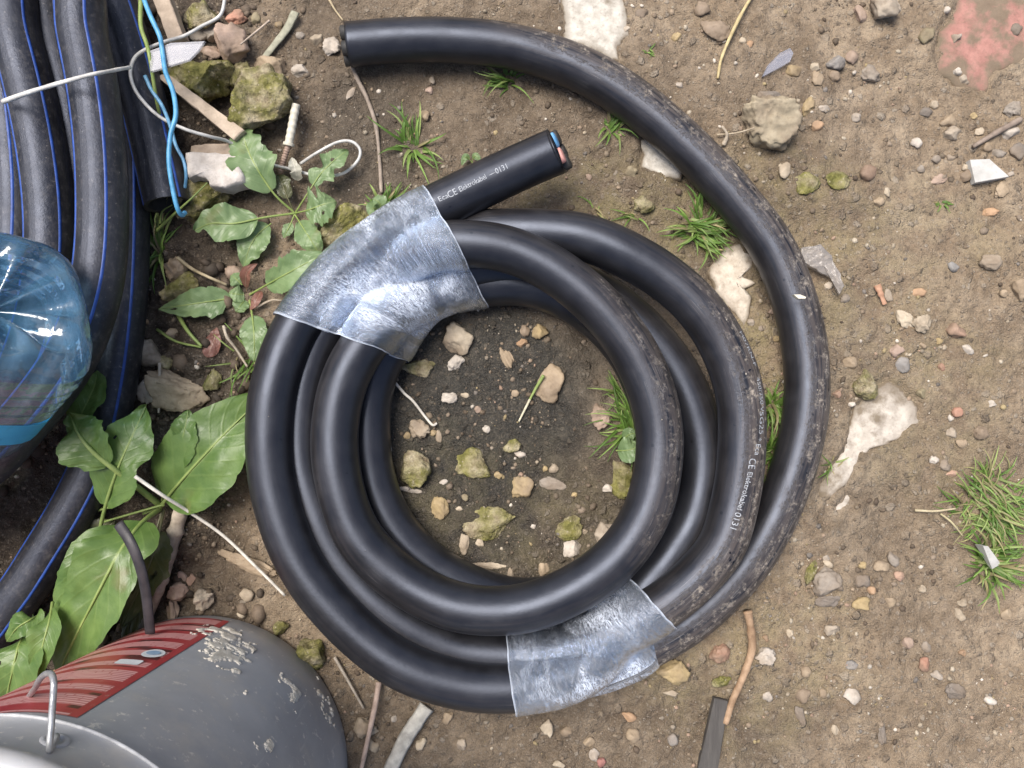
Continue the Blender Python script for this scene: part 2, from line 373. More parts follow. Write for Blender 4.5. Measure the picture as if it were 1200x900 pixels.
def mat_bucket():
    t = NT('bucket_plastic'); c = t.coord(); n1 = t.noise(c, 14, 5, .6); n2 = t.noise(c, 160, 5, .7); n3 = t.noise(c, 60, 4, .6)
    col = t.mix(t.ramp(n1, .35, .65), (.29, .30, .318), (.40, .41, .425))
    col = t.mix(t.ramp(n3, .58, .72, 0, .35), col, (.44, .42, .39))
    col = t.mix(t.ramp(n2, .60, .68, 0, .8), col, (.66, .63, .57)); col = t.mix(t.math('MULTIPLY', t.ramp(t.noise(c, 25, 5, .7), .50, .68), .45), col, (.46, .43, .38))
    sc = t.noise(t.mapping(c, (160, 160, 12), rot=(.5, .3, 0)), 1, 4, .6); col = t.mix(t.ramp(sc, .66, .72, 0, .35), col, (.52, .51, .49))
    return t.done(t.pbr(col, t.ramp(n1, .3, .7, .42, .6), t.bump(n2, .2, .0006), .5))
def mat_label():
    """red sticker with blocks of small pale print (uv in metres: x round the pail, y up it)"""
    t = NT('label_print'); uv = t.coord('UV'); sx = t.n('ShaderNodeSeparateXYZ'); t.l(uv, sx.inputs[0]); u, v0 = sx.outputs[0], sx.outputs[1]
    c = t.coord(); n = t.noise(c, 50, 4); vv_ = t.n('ShaderNodeCombineXYZ'); t.l(v0, vv_.inputs[1]); v = t.math('ADD', v0, t.math('MULTIPLY', t.noise(vv_.outputs[0], 34, 1), .020))
    blk = t.math('DIVIDE', v, .0215); fb = t.math('FRACT', blk); ib = t.math('FLOOR', blk)
    inblk = t.math('MULTIPLY', t.ramp(fb, .20, .22), t.ramp(fb, .82, .84, 1, 0))
    ln = t.math('FRACT', t.math('DIVIDE', v0, .0027)); line = t.math('MULTIPLY', t.ramp(ln, .2, .3), t.ramp(ln, .72, .82, 1, 0))
    wv = t.n('ShaderNodeCombineXYZ'); t.l(t.math('MULTIPLY', u, 420), wv.inputs[0]); t.l(t.math('FLOOR', t.math('DIVIDE', v0, .0027)), wv.inputs[1])
    word = t.ramp(t.noise(wv.outputs[0], 1.0, 2, .6), .34, .42)
    indent = t.ramp(u, .0045, .005)
    m = t.math('MULTIPLY', t.math('MULTIPLY', inblk, t.math('ADD', t.math('MULTIPLY', line, .6), .28)), t.math('MULTIPLY', t.math('ADD', t.math('MULTIPLY', word, .8), .2), indent))
    red = t.mix(t.ramp(n, .35, .65), (.34, .034, .040), (.44, .060, .065))
    col = t.mix(m, red, (.74, .43, .41))
    # dark heading bars between the blocks
    hd = t.n('ShaderNodeCombineXYZ'); t.l(t.math('MULTIPLY', u, 22), hd.inputs[0]); t.l(t.math('MULTIPLY', ib, 3.7), hd.inputs[1])
    bar = t.math('MULTIPLY', t.math('SUBTRACT', 1.0, inblk), t.math('MULTIPLY', t.ramp(t.noise(hd.outputs[0], 1, 1), .50, .54), indent))
    col = t.mix(t.math('MULTIPLY', bar, .85), col, (.055, .018, .018))
    col = t.mix(t.ramp(t.noise(c, 210, 4, .7), .63, .75, 0, .55), col, (.45, .38, .33))
    return t.done(t.pbr(col, .42, None, .5))

M = dict(
    ground=mat_ground(), rock=mat_rock(), moss=mat_moss_rock(), grit=mat_grit(),
    concrete=mat_slab('old_concrete', (.36, .33, .28), (.58, .55, .49), .35), concrete_low=mat_slab('muddy_concrete', (.36, .32, .27), (.55, .50, .43), .55),
    jag=mat_slab('crumbled_plaster', (.40, .34, .27), (.62, .56, .47), .2), brick=mat_slab('worn_brick', (.30, .150, .122), (.40, .205, .170), .95),
    sheath=mat_sheath(), pipe=mat_pipe(), stripe=mat_plain('blue_stripe', (.012, .045, .20), (.025, .085, .38), .5, 150, .3),
    print_=mat_plain('white_print', (.16, .17, .19), (.50, .53, .57), .6, 700, .0),
    core_blue=mat_plain('blue_core', (.10, .30, .55), (.18, .42, .70), .5), core_red=mat_plain('copper_pink_core', (.62, .27, .24), (.75, .42, .36), .5),
    core_dark=mat_plain('dark_core', (.02, .02, .02), (.05, .045, .04), .6),
    film=mat_film(), bottle=mat_clear('blue_bottle_plastic', (.86, .95, .99), (.45, .68, .86), .13, .07, 55, .9, 2.2), bottle_label=mat_plain('blue_bottle_label', (.05, .40, .74), (.09, .52, .84), .35, 40, .3),
    bottle_base=mat_clear('blue_bottle_base_plastic', (.55, .80, .96), (.16, .44, .72), .15, .06, 50, .8, 2.2), bottle_dark_base=mat_clear('teal_base_plastic', (.30, .62, .72), (.02, .10, .14), .25),
    bottle_dark=mat_clear('teal_bottle_plastic', (.30, .62, .72), (.02, .10, .14), .25),
    bucket=mat_bucket(), label=mat_label(), white=mat_plain('white_mark', (.62, .64, .66), (.78, .80, .82), .4, 200, .1), oval_in=mat_plain('oval_blue', (.20, .33, .50), (.35, .47, .6), .4),
    mortar=mat_plain('dried_mortar', (.46, .42, .35), (.70, .66, .58), .9, 200, .8), steel=mat_plain('galvanised_wire', (.30, .31, .32), (.52, .53, .54), .38, 200, .3, Metallic=.6),
    leaf=mat_leaf('dock_leaf', (.080, .150, .036), (.150, .240, .066), (.26, .35, .11)), leaf_pale=mat_leaf('seedling_leaf', (.130, .205, .088), (.215, .305, .140), (.32, .40, .20)),
    leaf_dull=mat_leaf('withered_leaf', (.060, .070, .030), (.120, .120, .060), (.18, .17, .09)), leaf_red=mat_leaf('reddened_leaf', (.18, .075, .055), (.30, .15, .12), (.36, .24, .17)),
    worn_edge=mat_plain('worn_plastic_edge', (.30, .31, .32), (.55, .56, .57), .5, 90, .2), leaf_white=mat_leaf('bleached_leaf', (.40, .39, .32), (.58, .56, .48), (.6, .58, .5)), stem=mat_plain('green_stem', (.17, .24, .06), (.27, .34, .11), .5, 90), straw=mat_plain('dry_stalk', None, None, .7, 150, .5, useobj=True, stretch=(1, 1, 1)),
    grass=mat_grass(), wire=mat_plain('wire_coating', None, None, .42, 150, .15, useobj=True), wood=mat_plain('weathered_wood', None, None, .8, 90, .6, useobj=True),
    plug=mat_plain('plug_plastic', (.50, .47, .38), (.66, .62, .52), .5, 100, .2), rust=mat_plain('rusty_screw', (.20, .13, .10), (.36, .26, .21), .6, 200, .6),
    shard=mat_clear('clear_shard', (.93, .94, .97), (.36, .37, .44), .30, .45), tile=mat_plain('glazed_tile', (.40, .39, .36), (.54, .53, .50), .45, 120, .3),
    foilmat=mat_clear('dirty_film', (.88, .86, .84), (.5, .46, .42), .4, .25, 200, .8), blackstrip=mat_plain('black_strip', (.018, .017, .02), (.045, .04, .045), .5, 120),
    lath_dark=mat_plain('dark_slat', (.040, .036, .033), (.085, .078, .070), .7, 60, .8, stretch=(3, .4, 1)), paint=mat_plain('flaking_white_paint', (.40, .36, .32), (.62, .58, .54), .75, 130, 1.6),
)

# ------------------------------------------------------------------ ground relief
SLABS = [  # outline in photo pixels, material, raised (m), name, label, category
 ([(656,-14),(727,-14),(735,18),(739,42),(727,58),(729,77),(692,64),(662,50)], 'concrete', -.0030, 'concrete_lump', 'pale flat concrete lump at the top edge, partly under the loose cable', 'concrete'),
 ([(746,162),(758,153),(790,172),(812,196),(800,214),(772,206),(750,196)], 'concrete', -.0026, 'concrete_lump', 'small pale concrete piece peeping out inside the loose cable, above the coil', 'concrete'),
 ([(828,317),(850,284),(868,281),(886,299),(884,311),(868,321),(887,331),(868,342),(886,351),(873,384),(853,362),(836,342)], 'jag', -.0026, 'plaster_piece', 'cream jagged plaster piece between the coil and the loose cable', 'plaster'),
 ([(1008,458),(1044,443),(1078,466),(1083,498),(1060,515),(1022,526),(1006,545),(992,572),(960,598),(960,572),(982,538),(996,502)], 'concrete_low', -.0042, 'concrete_slab', 'wide pale concrete slab sunk in mud right of the loose cable', 'concrete'),
 ([(975,590),(1000,575),(1004,600),(985,612),(962,612)], 'concrete_low', -.0052, 'concrete_slab', 'small greyish slab corner just below the wide sunken slab', 'concrete'),
 ([(1093,68),(1104,28),(1122,-16),(1216,-16),(1216,70),(1172,82),(1160,104),(1128,100),(1100,86)], 'brick', -.0054, 'red_brick', 'pinkish red brick face sunk in mud at the top right corner', 'brick'),
]
def poly_dist(x, y, poly):
    """signed distance to polygon (inside negative), numpy"""
    d = np.full(x.shape, 1e9); ins = np.zeros(x.shape, bool); n = len(poly)
    for i in range(n):
        a, b = poly[i], poly[(i+1) % n]; ex, ey = b[0]-a[0], b[1]-a[1]
        t = np.clip(((x-a[0])*ex+(y-a[1])*ey)/(ex*ex+ey*ey), 0, 1)
        d = np.minimum(d, np.hypot(x-a[0]-t*ex, y-a[1]-t*ey))
        c = ((a[1] > y) != (b[1] > y)) & (x < (b[0]-a[0])*(y-a[1])/((b[1]-a[1]) if b[1] != a[1] else 1e-12)+a[0]); ins ^= c
    return np.where(ins, -d, d)
for s in SLABS: s[0][:] = [tuple(P(a, b)[:2]) for a, b in s[0]]
CC = P(592, 530)            # middle of the cable coil
def gz_full(x, y):
    p = np.stack([x, y, np.zeros_like(x)], -1)
    left = sstep(-.17, -.24, x)
    h = .0040*fbm(p*9, 3, 3)+.0018*fbm(p*38, 5, 3)+.0010*fbm(p*120, 8, 3)+.0004*vnoise(p*330, 15)
    rid = 1-np.abs(fbm(p*55, 21, 3)); clod = sstep(.0, .6, fbm(p*24+4, 31, 2))
    h = h*(1+.6*left)+left*(.0045*(rid-.7)+.004*clod)
    far = np.hypot(x, y); h = h*sstep(.9, .5, far)+sstep(.8, 6, far)*.03*fbm(p*.9, 41, 3)
    r = np.hypot(x-CC[0], y-CC[1]); ring = np.exp(-((r-.155)/.035)**2)
    h = h*(1-.7*ring)-.0005*ring
    for s in SLABS:
        bb = np.array(s[0]); near = (x > bb[:, 0].min()-.02) & (x < bb[:, 0].max()+.02) & (y > bb[:, 1].min()-.02) & (y < bb[:, 1].max()+.02)
        q = p[near]; d = poly_dist(q[:, 0], q[:, 1], s[0])+.0045*fbm(q*75, 61, 4); h[near] = h[near]*(1-.5*sstep(.01, 0, d))-sstep(.003, -.005, d)*.0045
    return h
def axis(lo, hi, step, far):
    mid = np.arange(lo, hi+step/2, step); out = [hi]; s = step
    while out[-1] < far: s *= 1.35; out.append(out[-1]+s)
    up = np.array(out[1:]); out = [lo]; s = step
    while out[-1] > -far: s *= 1.35; out.append(out[-1]-s)
    return np.concatenate([np.array(out[1:])[::-1], mid, up])
gx, gy = axis(-.46, .46, .0014, 60), axis(-.32, .42, .0014, 60)
X, Y = np.meshgrid(gx, gy); Zg = gz_full(X, Y)
def gz(x, y):                         # height of the finished ground sheet
    x = np.asarray(x, float); y = np.asarray(y, float)
    i = np.clip(np.searchsorted(gx, x)-1, 0, len(gx)-2); j = np.clip(np.searchsorted(gy, y)-1, 0, len(gy)-2)
    u = (x-gx[i])/(gx[i+1]-gx[i]); v = (y-gy[j])/(gy[j+1]-gy[j])
    return (Zg[j, i]*(1-u)+Zg[j, i+1]*u)*(1-v)+(Zg[j+1, i]*(1-u)+Zg[j+1, i+1]*u)*v
def g1(x, y): return float(gz(x, y))
def PG(px, py, dz=0.0):
    p = P(px, py, 0); z = g1(p[0], p[1])+dz; return P(px, py, z)
nx, ny = len(gx), len(gy)
ii = np.arange(nx*ny).reshape(ny, nx)
Fq = np.stack([ii[:-1, :-1], ii[:-1, 1:], ii[1:, 1:], ii[1:, :-1]], -1).reshape(-1, 4)
Vg = np.stack([X, Y, Zg], -1).reshape(-1, 3)
pn = np.stack([X, Y, 0*X], -1)
wn_ = fbm(pn*16, 51, 4)*.02
def blob(cx, cy, rx, ry, soft=.35, nz=1.0):
    c = P(cx, cy); q = np.hypot((X-c[0])/PX(rx), (Y-c[1])/PX(ry))+wn_*8*nz
    return sstep(1+soft, 1-soft, q)
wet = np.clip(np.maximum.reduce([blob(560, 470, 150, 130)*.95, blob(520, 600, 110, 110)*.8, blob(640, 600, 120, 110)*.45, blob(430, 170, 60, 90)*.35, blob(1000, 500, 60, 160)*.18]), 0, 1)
soil = np.clip(np.maximum.reduce([sstep(-.13, -.24, X+wn_*2)*.95*sstep(.75, .45, np.hypot(X, Y)), blob(380, 110, 120, 150)*.55, blob(560, 130, 260, 130)*.50, blob(800, 260, 140, 90)*.40, blob(920, 120, 80, 120)*.25, blob(640, 860, 330, 80)*.45, blob(640, 600, 130, 120)*.5]), 0, 1)  # left band: dark soil plus painted shade of pail and pipes
alg = np.clip(np.maximum.reduce([blob(760, 250, 110, 60)*.9, blob(920, 230, 90, 70)*.6, blob(900, 400, 60, 60)*.8, blob(1040, 390, 70, 90)*.4, blob(920, 740, 80, 60)*.5, blob(560, 610, 150, 100)*.45, blob(700, 230, 90, 50)*.7, blob(960, 300, 110, 110)*.55, blob(880, 800, 120, 70)*.5, blob(1090, 480, 90, 110)*.4, blob(1080, 280, 110, 60)*.35, blob(1120, 420, 70, 40)*.5, blob(1000, 250, 100, 60)*.3]), 0, 1)
me = bpy.data.meshes.new('ground')
me.vertices.add(len(Vg)); me.vertices.foreach_set('co', Vg.ravel())
me.loops.add(Fq.size); me.loops.foreach_set('vertex_index', Fq.ravel().astype(np.int32))
me.polygons.add(len(Fq)); me.polygons.foreach_set('loop_start', np.arange(0, Fq.size, 4, dtype=np.int32)); me.polygons.foreach_set('loop_total', np.full(len(Fq), 4, np.int32))
me.polygons.foreach_set('use_smooth', np.ones(len(Fq), bool)); me.update(calc_edges=True); me.validate()
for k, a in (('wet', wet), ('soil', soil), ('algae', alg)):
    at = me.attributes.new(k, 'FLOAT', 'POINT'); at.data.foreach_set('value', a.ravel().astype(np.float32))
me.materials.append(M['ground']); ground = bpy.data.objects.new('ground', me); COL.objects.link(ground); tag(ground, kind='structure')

# ------------------------------------------------------------------ slabs sunk in the mud
def slab(poly, mat, top, name, label, cat, seed, thick=.02, zb=None, parent=None, amp=.0009, jag=.0035, color=None):
    pts = []; n = len(poly)
    for i in range(n):
        a, b = np.array(poly[i]), np.array(poly[(i+1) % n]); k = max(2, int(np.linalg.norm(b-a)/.004))
        for j in range(k): pts.append(a+(b-a)*j/k)
    pts = np.array(pts); c = pts.mean(0)
    nz = fbm(np.c_[pts*70, np.full(len(pts), seed)], 61, 4)*jag
    d = pts-c; d /= np.linalg.norm(d, axis=1, keepdims=True); pts = pts+d*nz[:, None]
    rings = [(1.0, -thick, 1), (1.0, -.0035, 1), (.97, -.0006, .9), (.90, 0, .55), (.75, .0004, .25), (.5, .0006, 0), (.25, .0006, 0)]
    V = []; E = []; zb = zb or float(np.median(gz(pts[:, 0], pts[:, 1])))+.004+top
    for s, z, e in rings:
        q = c+(pts-c)*s; zz = zb+z+(amp*fbm(np.c_[q*60, np.full(len(q), seed)], 71, 4)-.0004 if z > -.003 else 0)
        V.append(np.c_[q, zz*np.ones(len(q))]); E.append(np.full(len(q), float(e)))
    V = np.concatenate(V+[[[c[0], c[1], zb+.0006]]]); E = np.concatenate(E+[[0]]); m = len(pts); F = []
    for r in range(len(rings)-1):
        for j in range(m): F.append((r*m+j, r*m+(j+1) % m, (r+1)*m+(j+1) % m, (r+1)*m+j))
    r = len(rings)-1
    for j in range(m): F.append((r*m+j, r*m+(j+1) % m, len(V)-1))
    if poly_area(poly) < 0: F = [f[::-1] for f in F]
    return tag(mesh(name, V, F, M[mat], parent, attrs={'edge': E}, color=color), label, cat)
def poly_area(p): return .5*sum(p[i][0]*p[(i+1) % len(p)][1]-p[(i+1) % len(p)][0]*p[i][1] for i in range(len(p)))
for i, s in enumerate(SLABS): slab(*s, seed=i)

# ------------------------------------------------------------------ the black cable
R = .0165
CTRL = [(409,52,.020),(470,47,.019),(540,47,.018),(610,56,.018),(680,81,.018),(745,122,.018),(805,172,.018),(858,228,.018),(903,290,.018),(932,360,.018),(944,430,.018),(941,500,.018),(922,570,.018),(888,640,.018),(845,694,.018),(790,738,.018),
 (720,772,.018),(650,792,.018),(580,798,.018),(500,782,.018),(420,732,.018),(360,660,.018),(328,580,.018),(320,500,.018),(334,430,.018),(372,362,.02),(430,312,.025),(500,284,.03),(560,273,.038),
 (625,272,.046),(678,277,.050),(724,293,.052),(770,318,.052),(813,354,.052),(846,402,.050),(866,462,.048),(869,527,.046),(862,588,.045),(848,638,.045),(818,675,.045),(774,710,.045),(715,742,.042),
 (655,762,.034),(595,766,.032),(530,757,.032),(460,719,.034),(404,663,.034),(371,597,.034),(353,525,.034),(358,450,.034),(384,385,.034),(428,338,.034),
 (470,305,.048),(515,287,.056),(556,286,.058),(606,296,.058),(655,320,.058),(702,360,.058),(742,412,.057),(766,470,.056),(773,530,.055),(760,595,.055),(725,650,.055),(670,691,.055),(605,714,.054),(535,712,.052),(474,683,.050),(426,638,.050),(400,580,.050),(391,515,.050),(401,450,.050),(428,400,.050),(462,365,.044),
 (510,345,.028),(560,334,.020),(620,335,.019),(680,358,.019),(727,400,.019),(757,455,.019),(772,520,.019),(768,590,.019),(738,648,.019),(685,688,.019),(620,704,.019),(560,692,.019),(505,663,.019),(463,617,.019),(438,560,.019),(431,500,.019),(440,442,.019),(460,402,.020),(492,358,.026),
 (545,318,.028),(606,312,.025),(672,330,.022),(732,366,.021),(781,417,.021),(811,475,.021),(823,535,.021),(814,600,.022),(786,650,.024),(750,694,.026),(722,738,.032),
 (688,776,.042),(646,797,.047),(600,806,.049),(540,803,.050),(468,778,.051),(402,727,.051),(352,662,.051),(324,590,.051),(315,520,.051),(321,450,.051),(345,385,.051),(390,327,.051),(438,287,.053),(492,254,.053),(545,227,.052),(600,201,.052),(652,177,.053)]
cpath, cidx = catmull([P(*c) for c in CTRL], 16); cpath = smooth_path(cpath, 6)
_a = np.r_[0, np.cumsum(np.linalg.norm(np.diff(cpath, axis=0), axis=1))]
cpath[:, :2] += .0011*np.stack([fbm(np.c_[_a*9, 0*_a+k, 0*_a], 33, 2) for k in (1.5, 7.5)], 1); cpath[:, 2] += .0005*fbm(np.c_[_a*9, 0*_a+4.5, 0*_a], 35, 2)
CR = R*(1+.018*fbm(np.c_[_a*14, 0*_a+2.5, 0*_a], 37, 3))
SEG = 32
cable = empty('power_cable', (*CC[:2], 0), 'thick black rubber cable coiled on the mud, its loose end arching to the top', 'cable')
Vc, Fc = tube(cpath, CR, SEG, shear=.35)
T, Zf, Yf = frames(cpath)
arc = np.r_[0, np.cumsum(np.linalg.norm(np.diff(cpath, axis=0), axis=1))]
ang = np.linspace(0, 2*PI, SEG, endpoint=False)
# grime: heaviest on the loose arc and the right-hand turns, on the side away from the coil
outw = cpath[:, :2]-CC[:2]; outw /= np.linalg.norm(outw, axis=1, keepdims=True)
nrm = np.cos(ang)[None, :, None]*Zf[:, None]+np.sin(ang)[None, :, None]*Yf[:, None]
od = (nrm[..., :2]*outw[:, None]).sum(-1)
gr = np.full(len(cpath), .12)
gr = np.maximum(gr, np.where(cidx < 16, .85*sstep(1.5, 4, cidx), 0)); gr = np.maximum(gr, np.where((cidx > 31) & (cidx < 42), .95*sstep(31, 34.5, cidx)*sstep(42, 40, cidx), 0))
gr = np.maximum(gr, np.where((cidx > 55) & (cidx < 62), .55*sstep(55, 58, cidx)*sstep(63, 61, cidx), 0))
grime = gr[:, None]*np.clip(.60+.75*od, .10, 1.15)
uvc = np.stack(np.broadcast_arrays(arc[:, None], (ang/(2*PI))[None, :]), -1).reshape(-1, 2)
mesh('sheath', Vc, Fc, M['sheath'], cable, uv=uvc, attrs={'grime': np.clip(grime, 0, 1).ravel()})
def ring_disc(c, n, r, depth, seg=20):
    n = n/np.linalg.norm(n); a = np.cross(n, [0, 0, 1.]); a /= np.linalg.norm(a); b = np.cross(n, a); t = np.linspace(0, 2*PI, seg, endpoint=False)
    ring = lambda rr, d: c+n*d+rr*(np.cos(t)[:, None]*a+np.sin(t)[:, None]*b)
    V = np.concatenate([ring(r, -.004), ring(r, depth), ring(r*.85, depth+.0006), [c+n*(depth+.0007)]]); F = []
    for k in range(2):
        for j in range(seg): F.append((k*seg+j, k*seg+(j+1) % seg, (k+1)*seg+(j+1) % seg, (k+1)*seg+j))
    for j in range(seg): F.append((2*seg+j, 2*seg+(j+1) % seg, 3*seg))
    return V, F
def end_cores(i, sgn, shear, mats):
    t = T[i]*sgn; n = t+Zf[i]*shear*1.0; n /= np.linalg.norm(n); up = np.cross(n, Yf[i]); up /= np.linalg.norm(up)
    if up[2] < 0: up = -up
    for k, mt in enumerate(mats):
        a = 2*PI*k/5+.55; off = up*math.cos(a)+Yf[i]*math.sin(a)
        V, F = ring_disc(cpath[i]+off*.0098, n, .0056, .0034+.0006*(k % 2)); mesh('core', V, F, M[mt], cable)
end_cores(-1, 1, .35, ['core_blue', 'core_dark', 'core_dark', 'core_dark', 'core_red'])
end_cores(0, -1, 0, ['core_dark']*5)
# the white print
def near_s(px, py, lo, hi):
    idx = np.where((cidx >= lo) & (cidx <= hi))[0]; best = min(idx, key=lambda i: np.linalg.norm(cpath[i, :2]-P(px, py, cpath[i, 2])[:2])); return arc[best]
def lettering(txt, s0, s1, ph0, ph1, capm, bold=False):
    cu = bpy.data.curves.new('lettering', 'FONT'); cu.body = txt; cu.size = 1.0; cu.resolution_u = 3
    if bold: cu.offset = .012
    ob = bpy.data.objects.new('lettering', cu); COL.objects.link(ob); bpy.context.view_layer.update()
    me = bpy.data.meshes.new_from_object(ob.evaluated_get(bpy.context.evaluated_depsgraph_get())); COL.objects.unlink(ob); bpy.data.objects.remove(ob)
    v = np.array([q.co[:] for q in me.vertices]); F = [tuple(p.vertices) for p in me.polygons]
    x = (v[:, 0]-v[:, 0].min())/(np.ptp(v[:, 0])); y = v[:, 1]/.7*capm
    s = s0+(s1-s0)*x; ph = ph0+(ph1-ph0)*x+(y-capm/2)/R
    fi = np.interp(s, arc, np.arange(len(arc))); I = np.clip(fi.astype(int), 0, len(arc)-2); fr = (fi-I)[:, None]
    lerp = lambda A: A[I]*(1-fr)+A[I+1]*fr
    n = np.cos(ph)[:, None]*lerp(Zf)-np.sin(ph)[:, None]*lerp(-Yf)
    V = lerp(cpath)+n*(lerp(CR[:, None])+.00022)
    mesh('lettering', V, F, M['print_'], cable, smooth=False); bpy.data.meshes.remove(me)
n_ = len(CTRL)-1
a = lambda px, py: near_s(px, py, n_-5, n_)
b = lambda px, py: near_s(px, py, 33, 41)
lettering('* Eca', a(512, 252), a(528, 245), -.04, -.06, .0034); lettering('CE', a(531, 243), a(539, 239), -.06, -.06, .0046)
lettering('Elektrokabel', a(544, 237), a(574, 221), -.06, -.04, .0036); lettering('\u20140131', a(576, 220), a(596, 210), -.04, -.03, .0038)
lettering('H07RN-F', b(868, 388), b(880, 428), .80, .78, .0034); lettering('450/750 V', b(884, 440), b(887, 480), .72, .66, .0038); lettering('5G25', b(887, 484), b(886, 506), .62, .56, .0040)
lettering('* Eca', b(882, 512), b(879, 533), .46, .38, .0042); lettering('CE', b(876, 537), b(874, 546), .20, .18, .0050)
lettering('Elektrokabel', b(870, 553), b(853, 592), .14, -.04, .0036); lettering('0131', b(850, 597), b(841, 613), -.05, -.1, .0042)

# ------------------------------------------------------------------ stretch film round the bundle
def wrap(inner, outer, name, label, nst=60, zref=.052, exclude=None, NH=120, seed=0):
    ins, _ = catmull([P(*q, zref) for q in inner], 12); outs, _ = catmull([P(*q, zref) for q in outer], 12)
    rs = lambda A: np.stack([np.interp(np.linspace(0, len(A)-1, nst), np.arange(len(A)), A[:, k]) for k in range(3)], 1)
    ins, outs = rs(ins), rs(outs); rad = []; cen = []; dirs = []
    th = np.linspace(0, 2*PI, NH, endpoint=False); rr = R+.0011
    for i in range(nst):
        o, d = ins[i, :2], outs[i, :2]-ins[i, :2]; L = np.linalg.norm(d); d = d/L; nn = np.array([-d[1], d[0]])
        s = (cpath[:, :2]-o)@nn; cr = np.where(s[:-1]*s[1:] <= 0)[0]; cs = []
        for k in cr:
            f = s[k]/(s[k]-s[k+1]+1e-12); q = cpath[k]+(cpath[k+1]-cpath[k])*f; al = (q[:2]-o)@d
            if -.002 < al < L+.002:
                tt = T[k][:2]@nn; ob = 1/max(.55, abs(tt)/max(1e-6, np.linalg.norm(T[k][:2])))
                cs.append((al, q[2], ob))
        if not cs: cs = [(L/2, zref, 1)]
        c0 = np.array([L/2, .034])
        pts = np.concatenate([np.c_[al+rr*ob*np.cos(th*1.0), z+rr*np.sin(th)] for al, z, ob in cs])
        # support function of the bundle -> hull outline as polar radius
        u = np.c_[np.cos(th), np.sin(th)]; sup = ((pts-c0)@u.T).max(0)
        un = np.full(NH, .004)
        for al, z, ob in cs:              # outline of the cables themselves
            q = np.array([al, z])-c0; bq = u@q; di = bq*bq-(q@q-(rr*min(ob, 1.15))**2); un = np.maximum(un, np.where(di > 0, bq+np.sqrt(np.maximum(di, 0)), 0))
        ray = []
        for w in u:
            den = u@w; ok = den > .05; ray.append((sup[ok]/den[ok]).min())
        ray = np.array(ray); rad.append(np.where(un > .005, un+.28*(ray-un), ray)); cen.append(np.r_[o+d*c0[0], c0[1]]); dirs.append(d)
    rad = np.array(rad); top = rad.copy()
    for k in (1, 2, 3): top[k:] = np.maximum(top[k:], rad[:-k]); top[:-k] = np.maximum(top[:-k], rad[k:])
    rad = top
    for _ in range(3): rad[1:-1] = (rad[:-2]+2*rad[1:-1]+rad[2:])/4
    rad = np.maximum(rad+.0004, 0)
    V = []; UV = []; D = []; E = []
    for i in range(nst):
        d3 = np.r_[dirs[i], 0]; q = cen[i]+rad[i][:, None]*(np.cos(th)[:, None]*d3+np.sin(th)[:, None]*np.array([0, 0, 1.]))
        q[:, 2] = np.maximum(q[:, 2], .0012)
        per = np.r_[0, np.cumsum(np.linalg.norm(np.diff(q, axis=0), axis=1))]
        tt = i/(nst-1); wob = .0007*vnoise(np.c_[per*60, np.full(NH, seed+5.), np.zeros(NH)], 4)*(abs(2*tt-1)**6)
        ax = np.array([-d3[1], d3[0], 0]); q = q+ax*wob[:, None]*(1 if tt > .5 else -1)
        q = q+.0003*vnoise(np.c_[q*160], 9)[:, None]
        V.append(q); UV.append(np.c_[np.full(NH, tt*.16), per]); D.append(np.full(NH, min(1, 3.2*(min(tt, 1-tt))+.12))); E.append(np.full(NH, .62 if i in (0, nst-1) else 0))
    V = np.concatenate(V); F = []
    for i in range(nst-1):
        for j in range(NH):
            j2 = (j+1) % NH; F.append((i*NH+j, i*NH+j2, (i+1)*NH+j2, (i+1)*NH+j))
    return tag(mesh(name, V, F, M['film'], uv=np.concatenate(UV), attrs={'dens': np.concatenate(D), 'edge': np.concatenate(E)}), label, 'plastic film')
wrap([(578, 366), (520, 384), (472, 420)], [(500, 222), (420, 262), (332, 372)], 'plastic_wrap', 'clear crinkled film wrapped around the upper left of the coil, by the cut cable end')
wrap([(592, 742), (660, 725), (732, 672)], [(604, 836), (700, 815), (800, 742)], 'plastic_wrap', 'clear crinkled film wrapped around the lower edge of the coil', seed=3)

